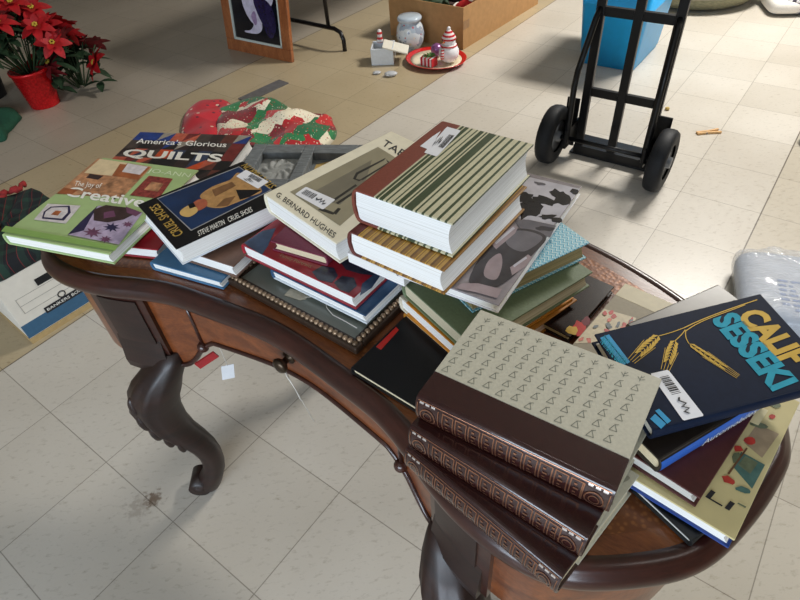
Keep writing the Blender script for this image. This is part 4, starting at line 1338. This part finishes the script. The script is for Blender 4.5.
pp([(.50, .62), (.56, .70), (.66, .66), (.76, .58), (.80, .44), (.78, .30), (.72, .22), (.66, .24), (.60, .36), (.54, .48)], 1, 1)
pp([(.44, .44), (.50, .50), (.52, .38), (.48, .34)], 2, 2)
pp([(.48, .78), (.56, .84), (.64, .78), (.58, .70)], 2, 2)
b.build('painted_bird', [mat('pale_lilac_paint', (206, 202, 224), .2, .15, 40, coat=.5), mat('dark_violet_paint', (40, 34, 70), .2, .4, 40, coat=.5), mat('mauve_paint', (160, 136, 176), .2, .2, 40, coat=.5)], pic)
tl = empty('folding_table', (at(345, 51).x, at(345, 51).y, 0), 0, 'folding table with black bent-tube legs behind the framed picture', 'table')
q0, q1 = at(345, 51), at(318, 24)
loc = lambda v: tuple(v - Vector((at(345, 51).x, at(345, 51).y, 0)))
TUB = mat('black_steel_tube', (30, 28, 30), .25, .1, metal=.4)
g = at(345, 51)
dd = (at(300, 22) - at(338, 30)); dd.z = 0; dd.normalize()
b = MB()
pts = [g, g + Vector((0, 0, .07)), g + dd * .02 + Vector((0, 0, .115)), g + dd * .07 + Vector((0, 0, .13)), g + dd * .34 + Vector((0, 0, .13)), g + dd * .60 + Vector((0, 0, .13)), g + dd * .65 + Vector((0, 0, .115)), g + dd * .67 + Vector((0, 0, .07)), g + dd * .67]
b.tube([loc(p) for p in pts], .014, 10); b.build('foot_tube', TUB, tl)
for k in (.12, .52):
    b = MB(); b.tube([loc(g + dd * k + Vector((0, 0, .13))), loc(g + dd * k + Vector((0, 0, .72)))], .013, 10); b.build('leg', TUB, tl)
b = MB(); b.tube([loc(g + dd * .12 + Vector((0, 0, .40))), loc(g + dd * .52 + Vector((0, 0, .40)))], .010, 10); b.build('cross_tube', TUB, tl)
bk_dir = Vector((-dd.y, dd.x, 0)); 
if bk_dir.y < 0: bk_dir = -bk_dir
b = MB()
A_ = g + dd * -.05 + Vector((0, 0, .72)) - bk_dir * .18
b.loft([[Vector(loc(p)) for p in (A_ + Vector((0, 0, h)), A_ + dd * .78 + Vector((0, 0, h)), A_ + dd * .78 + bk_dir * 1.8 + Vector((0, 0, h)), A_ + bk_dir * 1.8 + Vector((0, 0, h)))] for h in (0, .04)], 0, smooth=False)
b.build('table_top', mat('table_laminate', (150, 138, 120), .5, .08), tl)
for k in (.12, .52):
    b = MB(); b.tube([loc(g + dd * k + bk_dir * 1.4 + Vector((0, 0, .02))), loc(g + dd * k + bk_dir * 1.4 + Vector((0, 0, .72)))], .013, 10); b.build('leg', TUB, tl)

# ------------------------------------------------------------------ Christmas cloth and strip on the floor
def heap(name, label, cat, poly, hmax, material, seed, n=44, grp=None, kind=None):
    """a crumpled cloth: an outline on the floor with folds"""
    rnd = random.Random(seed)
    c = Vector((sum(p.x for p in poly), sum(p.y for p in poly), 0)) / len(poly)
    ph_ = [rnd.uniform(0, 6) for _ in range(8)]
    P2 = catmull([(p.x, p.y) for p in poly], 8)
    b = MB()
    rings = []
    m_ = len(P2)
    for k in range(13):
        t_ = 1 - k / 12.5
        ring = []
        for i, p in enumerate(P2):
            th = 2 * PI * i / m_
            w = 1 + .035 * math.sin(th * 7 + ph_[0]) * t_
            x = c.x + (p.x - c.x) * t_ * w; y = c.y + (p.y - c.y) * t_ * w
            env = (1 - t_ ** 3) ** .6
            h = hmax * env * (.62 + .22 * math.sin(x * 17 + y * 9 + ph_[1]) + .16 * math.sin(x * -13 + y * 26 + ph_[2]) + .08 * math.sin(x * 41 + ph_[3]) * math.sin(y * 37 + ph_[4])) + .004
            if k == 0: h = .001
            ring.append(Vector((x, y, max(h, .001))))
        rings.append(ring)
    b.loft(rings, 0, True, True)
    o = b.build(name, material)
    return tag(o, label, cat, grp, kind)


QU = m_patch('christmas_patchwork', [(176, 26, 32), (232, 222, 198), (30, 104, 62), (196, 34, 36), (120, 24, 34), (226, 216, 190), (40, 124, 70)], 10.5, .9, 80)
heap('christmas_quilt', 'crumpled red, green and cream patchwork Christmas cloth on the floor behind the desk', 'quilt', [at(*p) for p in ((222, 146), (214, 122), (228, 106), (262, 101), (284, 108), (308, 118), (331, 118), (335, 130), (326, 150), (270, 160))], .085, QU, 3)
QR = m_patch('red_print_cloth', [(186, 24, 40), (176, 20, 36), (192, 30, 44)], 6.0, .9, 30, second=(60, 20, 40))
heap('red_print_cloth', 'red printed cloth with white hem lying left of the patchwork Christmas cloth', 'cloth', [at(*p) for p in ((180, 137), (188, 112), (205, 101), (224, 101), (234, 108), (222, 128), (214, 146), (195, 146))], .05, QR, 5)
gs = MB()
a_, c_ = at(243, 101), at(284, 82)
d_ = (c_ - a_); d_.z = 0; n_ = Vector((-d_.y, d_.x, 0)).normalized() * .045
gs.loft([[a_ - n_ + Vector((0, 0, h)), c_ - n_ + Vector((0, 0, h)), c_ + n_ + Vector((0, 0, h)), a_ + n_ + Vector((0, 0, h))] for h in (.0005, .006)], 0, smooth=False)
tag(gs.build('metal_strip', mat('dull_grey_metal', (110, 108, 108), .45, .15, 40, metal=.2)), 'flat grey strip on the floor behind the Christmas cloth', 'strip')

# ------------------------------------------------------------------ poinsettias
RED = [mat('bract_red', (168, 14, 22), .6, .25, 30), mat('bract_dark_red', (104, 8, 18), .65, .25, 30)]
LEAF = mat('leaf_dark_green', (34, 56, 34), .6, .3, 30)
YEL = mat('flower_centre_yellow', (190, 160, 50), .7)
def petal(b, L, W, droop, az, el, mi=0, n=5, org=Vector((0, 0, 0))):
    rows = []
    for i in range(n + 1):
        t = i / n
        w = W * math.sin(PI * min(1, t * .92 + .06)) ** .8
        x = L * t
        z = L * (math.sin(el) * t - droop * t * t)
        xr = x * math.cos(el)
        row = []
        for s, dz in ((-1, .18), (0, 0), (1, .18)):
            y = s * w
            p = Vector((xr * math.cos(az) - y * math.sin(az), xr * math.sin(az) + y * math.cos(az), z + w * dz))
            row.append(org + p)
        rows.append(row)
    b.loft(rows, mi, False, False)


flower_src = []
for v in range(2):
    b = MB()
    for k in range(6): petal(b, .085, .021, .35, 2 * PI * k / 6 + v, .25)
    for k in range(5): petal(b, .055, .016, .15, 2 * PI * k / 5 + .4, .6)
    flower_src.append(b)
meshes = []
for v, b in enumerate(flower_src):
    o = b.build('bracts', RED[v]); meshes.append(o.data); bpy.data.objects.remove(o)
b = MB()
for k in range(6): b.sphere((.008 * math.cos(k), .008 * math.sin(k), .012), .005, 6)
o = b.build('centre', YEL); cmesh = o.data; bpy.data.objects.remove(o)


def poinsettia(name, label, base, height, spread, nfl, seed, pot=None, potm=None, dark=.3):
    rnd = random.Random(seed)
    r_ = empty(name, (base.x, base.y, 0), 0, label, 'plant')
    if pot:
        pr, phh = pot
        b = MB(); b.lathe([(pr * .78, 0), (pr * .8, .004), (pr, phh * .92), (pr * 1.06, phh * .93), (pr * 1.06, phh), (pr * .95, phh), (pr * .93, phh * .9), (.01, phh * .88)], 26)
        b.build('pot', potm, r_)
    z0 = pot[1] * .88 if pot else .012
    b = MB()
    heads = []
    for k in range(nfl):
        a = rnd.uniform(0, 2 * PI); rr_ = spread * math.sqrt(rnd.uniform(.02, 1))
        z = z0 + (height - z0) * (1 - .55 * (rr_ / spread) ** 2) * rnd.uniform(.82, 1.0)
        h = Vector((rr_ * math.cos(a), rr_ * math.sin(a), z))
        heads.append((h, a, rr_))
        b.tube([(h.x * .15, h.y * .15, z0), (h.x * .6, h.y * .6, z0 + (z - z0) * .55), h], .004, 6)
    b.build('stems', mat('stem_green', (50, 70, 40), .7, .2), r_)
    b = MB()
    for h, a, rr_ in heads:
        for k in range(7):
            az = rnd.uniform(0, 2 * PI)
            petal(b, rnd.uniform(.07, .11), .024, .3, az, rnd.uniform(-.3, .4), 0, 4, Vector((h.x * .85, h.y * .85, max(z0 + .015, h.z - rnd.uniform(.03, .12)))))
    for v in b.b.verts:
        v.co.z = max(v.co.z, .004)
    b.build('foliage', LEAF, r_)
    for h, a, rr_ in heads:
        f = bpy.data.objects.new('flower', meshes[1 if rnd.random() < dark else 0]); COL.objects.link(f); f.parent = r_
        f.location = h
        f.rotation_euler = (rnd.uniform(-.2, .2) - .9 * (rr_ / spread) * math.sin(a), .9 * (rr_ / spread) * math.cos(a) + rnd.uniform(-.2, .2), rnd.uniform(0, 6))
        f.scale = [rnd.uniform(1.0, 1.35)] * 3
        c_ = bpy.data.objects.new('flower_centre', cmesh); COL.objects.link(c_); c_.parent = f
    return r_


FOIL = mat('crinkled_red_foil', (206, 24, 30), .25, .3, 90, metal=.3, bump=.8)
pA = at(46, 104)
poinsettia('poinsettia', 'red poinsettia in a shiny red foil pot', pA, .58, .27, 34, 11, (.105, .215), FOIL, .3)
pB = at(70, 92)
poinsettia('poinsettia', 'darker red leafy poinsettia lying close behind the red foil pot', at(76, 92) + Vector((.02, .06, 0)), .36, .22, 20, 23, None, None, .75)
pC = at(-12, 100)
poinsettia('poinsettia', 'tall poinsettia in a dark pot, leftmost of the poinsettias', at(-8, 97), .66, .33, 36, 31, (.11, .20), mat('dark_pot', (26, 28, 30), .4, .2), .45)
heap('green_cloth', 'folded dark green felt cloth on the floor at the left edge below the poinsettias', 'cloth', [at(*p) for p in ((-40, 150), (-30, 116), (-4, 109), (17, 112), (21, 120), (10, 132), (2, 142))], .07, mat('green_felt', (20, 72, 52), .9, .15, 60, bump=.2), 9)
# far left corner: black pan and grey cloth
q = at(24, 0)
o = empty('black_pan', (q.x, q.y + .05, 0), 0, 'black shallow pan on the floor in the far left corner', 'pan')
b = MB(); b.lathe([(.10, 0), (.13, .01), (.16, .06), (.165, .06), (.135, .012), (.01, .006)], 28); b.build('bowl', BLK, o)
b = MB(); b.tube([(.155, -.02, .05), (.22, -.05, .06), (.34, -.10, .05)], .012, 8); b.build('handle', BLK, o)
heap('grey_cloth', 'crumpled grey cloth on the floor in front of the black pan', 'cloth', [at(*p) for p in ((-20, 18), (-15, 6), (6, 5), (22, 8), (20, 14), (6, 17))], .06, mat('grey_fabric', (120, 120, 116), .9, .2, 40), 13)

# ------------------------------------------------------------------ storage box and plaid cloth left of the desk
f0, f1 = at(33, 344, 0), at(98, 303, 0)
fx_ = (f1 - f0); fx_.normalize(); fy_ = Vector((-fx_.y, fx_.x, 0))
LB, DB, HB = .31, .40, .262
sb = empty('storage_box', (f0.x, f0.y, 0), math.atan2(fx_.y, fx_.x), 'white cardboard records box with blue band on a tan base left of the desk', 'box')
WB = mat('white_boxboard', (214, 208, 196), .75, .04, 30)
b = MB(); b.box((0, 0, .0), (LB, DB, .022)); b.build('tan_base', mat('tan_base_board', (176, 150, 104), .8, .08), sb)
b = MB(); b.box((.002, .002, .022), (LB - .002, DB - .002, HB)); b.build('box_body', WB, sb, bevel=.002)
b = MB(); b.box((.001, .0004, .026), (LB - .001, .0018, .082)); b.build('blue_band', mat('blue_print_band', (52, 92, 122), .6, .08), sb)
b = MB(); b.box((.115, .0006, .185), (.205, .0019, .212)); b.build('handle_slot', mat('slot_black', (10, 10, 12), .8), sb)
b = MB(); b.box((.09, .0002, .075), (.235, .0006, .100)); b.build('logo_bar', M['ink'], sb)
text_on(sb, 'logo_lettering', 'BANKERS BOX', (.097, .0001, .082), (.130, 0, 0), (0, 0, .011), M['white_ink'], lift=.0)
b = MB()
b.loft([[Vector((.162 + r * math.cos(2 * PI * k / 20), .0008, .112 + r * math.sin(2 * PI * k / 20))) for k in range(20)] for r in (.014, .010)], 0, True, False)
b.build('logo_ring', M['ink'], sb)
b = MB()
for z0 in (.118, .148, .178): b.box((.035, .0012, z0), (.225 if z0 < .17 else .20, .0019, z0 + .0012))
b.box((.035, .0012, .118), (.0362, .0019, .179))
b.build('write_on_lines', mat('grey_print_line', (150, 146, 138), .7), sb)
PLA = bpy.data.materials.new('dark_plaid'); PLA.use_nodes = True
t = NT(PLA); sp2 = t.new('ShaderNodeSeparateXYZ'); t.link(t.coords(rot=(0, 0, .5)), sp2.inputs[0])
gx1 = t.math('LESS_THAN', t.math('FRACT', t.math('DIVIDE', sp2.outputs[0], .06)), .35); gy1 = t.math('LESS_THAN', t.math('FRACT', t.math('DIVIDE', sp2.outputs[1], .06)), .35)
c = t.mix(t.math('MULTIPLY', t.math('ADD', gx1, gy1), .45), lin((20, 24, 28)), lin((30, 58, 48)))
ln = t.math('LESS_THAN', t.math('FRACT', t.math('DIVIDE', sp2.outputs[0], .03)), .06)
c = t.mix(t.math('MULTIPLY', ln, .7), c, lin((120, 30, 34)))
t.link(c, t.b.inputs['Base Color']); t.b.inputs['Roughness'].default_value = .95
mid_ = f0 + fx_ * (LB / 2) + fy_ * (DB / 2)
b = MB()
rings = []
for k in range(12):
    t_ = k / 11
    ring = []
    for i in range(64):
        th = 2 * PI * i / 64
        x = (LB / 2 + .035) * math.copysign(abs(math.cos(th)) ** .35, math.cos(th)); y = (DB / 2 + .0) * math.copysign(abs(math.sin(th)) ** .35, math.sin(th))
        sc_ = [1, 1.02, 1.03, 1.03, 1.02, 1.0, .97, .9, .75, .5, .25, .05][k]
        z = HB + .0015 + [0, .008, .02, .034, .046, .055, .061, .064, .066, .067, .067, .067][k]
        if k > 4: z += .007 * math.sin(x * 50 + y * 22) + .006 * math.sin(y * 41 - x * 20)
        w = 1 + .012 * math.sin(th * 17 + k)
        ring.append((x * sc_ * w, y * sc_ * w, z))
    rings.append(ring)
b.loft(rings, 0)
pld = empty('plaid_blanket', (mid_.x, mid_.y, 0), math.atan2(fx_.y, fx_.x), 'dark plaid blanket with red trim draped over the records box', 'blanket')
o = b.build('cloth', PLA, pld)
b = MB()
rnd = random.Random(2)
pts = [(-LB / 2 - .02 + (LB + .04) * k / 30, DB / 2 - .012 + .008 * math.sin(k * 1.1), HB + .068 + .006 * math.sin(k * 2.2)) for k in range(31)]
b.tube(pts, [.011 + .004 * math.sin(k * 1.7) for k in range(31)], 8)
b.build('red_trim', mat('red_fringe', (142, 36, 36), .9, .4, 60, bump=.5), pld)

# ------------------------------------------------------------------ plastic-wrapped package, clothespin and the things at the far right
wp = at(726, 287); 
pk_o = Vector((1.385, 1.20, 0))
pk = empty('wrapped_package', pk_o, R(-22), 'pale blue printed package in clear crinkled plastic on the floor at the right', 'package')
b = MB()
def cushion(hx, hy, h, z0, e=.35, n=24, m=10, sq=.45):
    rings = []
    for j in range(m + 1):
        v = -PI / 2 + PI * j / m
        cz = math.copysign(abs(math.sin(v)) ** .8, math.sin(v)); cr = max(.02, abs(math.cos(v))) ** e
        rings.append([Vector((hx * cr * math.copysign(abs(math.cos(2 * PI * k / n)) ** sq, math.cos(2 * PI * k / n)), hy * cr * math.copysign(abs(math.sin(2 * PI * k / n)) ** sq, math.sin(2 * PI * k / n)), z0 + h / 2 + h / 2 * cz)) for k in range(n)])
    return rings
b.loft(cushion(.302, .172, .098, .004, .2, 48, 12, .22), 0)
b.build('printed_pack', mat('pale_blue_print', (182, 190, 204), .5, .16, 16), pk)
b = MB()
rg = cushion(.31, .182, .118, .001, .24, 72, 22, .22)
rnd = random.Random(4)
for r_ in rg:
    for p in r_:
        w = .006 * math.sin(p.x * 60 + p.y * 45) + .005 * math.sin(p.y * 90 - p.x * 35) + rnd.uniform(-.002, .002)
        p.z = max(.001, p.z + w * (1 if p.z > .03 else .1))
        p.x *= 1 + w * .9; p.y *= 1 + w * 1.2
b.loft(rg, 0)
pm = bpy.data.materials.new('clear_plastic_film'); pm.use_nodes = True
t = NT(pm)
t.b.inputs['Base Color'].default_value = lin((226, 228, 230)); t.b.inputs['Roughness'].default_value = .16
t.b.inputs['Alpha'].default_value = .34; t.b.inputs['Coat Weight'].default_value = .6
nz = t.new('ShaderNodeTexNoise', Scale=38.0, Detail=4.0, Distortion=1.5); t.link(t.coords(scale=(1, 3, 1)), nz.inputs['Vector']); t.bump(nz.outputs[0], .9, .01)
b.build('plastic_film', pm, pk)
b = MB()
rp = random.Random(6)
for r in range(7):
    x = -.2
    while x < .2:
        w = rp.uniform(.008, .03)
        if rp.random() < .7: b.box((x, -.13 + r * .022, .1015), (x + w, -.121 + r * .022, .1027))
        x += w + .008
b.build('blue_print', mat('pack_blue_ink', (92, 124, 178), .5, .1), pk)

q = at(708, 133)
cp = empty('clothespin', (q.x, q.y, 0), R(2), 'small tan wooden clothespin lying on the pale floor right of the hand truck', 'clothespin')
PIN = mat('pale_wood', (206, 164, 112), .7, .12, 60)
for s in (-1, 1):
    b = MB(); b.loft([[Vector((x, s * (.006 + (.008 if x > 0 else 0) * x / .055) + dy, z)) for dy, z in ((-.0045, .0005), (.0045, .0005), (.0045, .010), (-.0045, .010))] for x in (-.055, 0, .055)], 0, smooth=False)
    b.build('prong', PIN, cp)
b = MB(); b.tube([(-.012, -.011, .006), (-.012, .011, .006)], .004, 8); b.build('spring', HUB, cp)
q = at(667, 110)
b = MB(); b.sphere((q.x, q.y, .008), .012, 8, 0, (1, 1, .7)); tag(b.build('crumb', mat('tan_crumb', (186, 160, 96), .9, .2)), 'small tan crumb on the floor beside the hand truck wheel', 'crumb')
# round woven rug-like pouf, beyond the aisle
q = at(724, 15) 
rg_ = empty('round_pouf', (q.x - .02, q.y + .44, 0), 0, 'big round grey-green floor cushion beyond the aisle at the far right', 'pouf')
b = MB(); b.lathe([(.30, 0), (.38, .02), (.43, .08), (.43, .13), (.38, .19), (.25, .215), (.02, .22)], 48); b.build('cover', mat('grey_green_weave', (134, 130, 104), .9, .3, 50, bump=.6, stretch=(1, 1, 4)), rg_)
b = MB(); b.tube([(.435 * math.cos(2 * PI * k / 48), .435 * math.sin(2 * PI * k / 48), .105) for k in range(49)], .012, 8); b.build('piping', mat('grey_piping', (150, 148, 138), .8, .2), rg_)
q = at(790, 14)
bg = empty('checked_cushion', (q.x + .16, q.y + .06, 0), R(-15), 'white and black checked cushion at the top right corner', 'cushion')
b = MB(); b.loft(cushion(.26, .17, .14, .002, .4), 0)
CK = bpy.data.materials.new('checked_fabric'); CK.use_nodes = True
t = NT(CK); ck = t.new('ShaderNodeTexChecker', Scale=46.0); t.link(t.coords(), ck.inputs[0]); ck.inputs[1].default_value = lin((214, 212, 214)); ck.inputs[2].default_value = lin((70, 66, 78)); t.link(ck.outputs[0], t.b.inputs['Base Color']); t.b.inputs['Roughness'].default_value = .9
b.build('cushion_body', CK, bg)
b = MB(); b.loft(cushion(.10, .178, .10, .006, .4), 0); o = b.build('white_end_panel', plush_white, bg); o.location = (-.19, 0, 0)
q = at(812, 142)
b = MB(); b.lathe([(.03, 0), (.05, .01), (.055, .05), (.045, .08), (.02, .09)], 20, 0, Matrix.Translation((q.x, q.y, 0))); tag(b.build('brown_pot', mat('dark_brown_glaze', (84, 66, 52), .4, .2)), 'small brown pot cut by the right edge of the floor', 'pot')

# tag hanging below the desk
kx = at(226, 352, .56)
tgo = empty('hanging_tag', at(228, 372, .50), R(20), 'white paper tag on a red ribbon hanging under the desk apron', 'tag')
b = MB(); b.box((-.0125, -.0004, -.02), (.0125, .0004, .02), 0, Matrix.Rotation(R(12), 4, 'Y')); b.build('tag_card', mat('white_card', (226, 228, 232), .7, .03), tgo)
b = MB(); b.tube([(.004, 0, .018), (.004, .002, .06), (.0, .004, .11)], .0008, 6); b.build('string', mat('white_string', (205, 200, 190), .8), tgo)
b = MB(); b.box((-.03, -.002, .050), (.014, .002, .068), 0, Matrix.Rotation(R(-20), 4, 'Y')); b.build('red_ribbon', mat('red_ribbon', (160, 36, 40), .5, .1), tgo)

# ------------------------------------------------------------------ light: window daylight, main ceiling fitting and added ambient fills, all outside the frame
def area(name, loc, target, sx, sy, power, rgb):
    d = bpy.data.lights.new(name, 'AREA'); d.shape = 'RECTANGLE'; d.size = sx; d.size_y = sy; d.energy = power; d.color = rgb
    o = bpy.data.objects.new(name, d); COL.objects.link(o)
    o.location = loc
    o.rotation_euler = (Vector(target) - Vector(loc)).to_track_quat('-Z', 'Y').to_euler()
    return o
area('overhead_key_and_fill', (2.8, 3.7, 3.15), (2.3, 3.2, 0), 1.1, .5, 200, (1.0, .965, .90))
for x_, y_, p_ in ((-1.6, -.6, 4), (1.6, -.6, 6), (3.6, 1.2, 18)):  # dim overhead fills added for ambient light, no fittings behind them
    area('overhead_key_and_fill', (x_, y_, 3.2), (x_, y_, 0), 1.2, .6, p_, (1.0, .97, .92))
area('window_daylight', ((WX0 + WX1) / 2, RY0 + .02, (WZ0 + WZ1) / 2), (-.2, .8, .5), WX1 - WX0 - .1, WZ1 - WZ0 - .1, 175, (.74, .86, 1.0))
W = bpy.data.worlds.new('room_ambient'); SC.world = W; W.use_nodes = True
W.node_tree.nodes['Background'].inputs[0].default_value = (.92, .95, 1.0, 1)
W.node_tree.nodes['Background'].inputs[1].default_value = .2
SC.view_settings.view_transform = 'Standard'
SC.view_settings.look = 'None'
SC.view_settings.exposure = 0.0
SC.view_settings.gamma = 1.0
SC.view_settings.use_curve_mapping = False

GROUPS = {'books in the left pile': ('paperback_book', 'quilt_book', 'quilting_book', 'black_jacket_book'), 'books in the middle pile': ('blue_book', 'picture_book', 'maroon_book', 'thin_white_book', 'antiques_book', 'gold_striped_book', 'green_striped_book'),
          'books in the right-hand pile': ('olive_book', 'zigzag_book', 'photo_book'), 'books in the stack at the right end': ('small_black_book', 'cream_picture_book', 'brown_book', 'blue_spined_book', 'grey_book', 'wheat_ear_book'),
          'poinsettias on the floor': ('poinsettia',), 'clear plastic scraps': ('plastic_scrap',)}
for o in bpy.data.objects:
    if o.parent is None and 'label' in o:
        for g_, names in GROUPS.items():
            if o.name.split('.')[0] in names: o['group'] = g_
for o_, g_ in ((red_low, 'books in the left pile'), (brown_low, 'books in the left pile'), (peach, 'books in the right-hand pile'), (orange, 'books in the right-hand pile')): o_['group'] = g_

# keep only the placement data, drop the helper value
for o in bpy.data.objects:
    if '_T' in o: del o['_T']
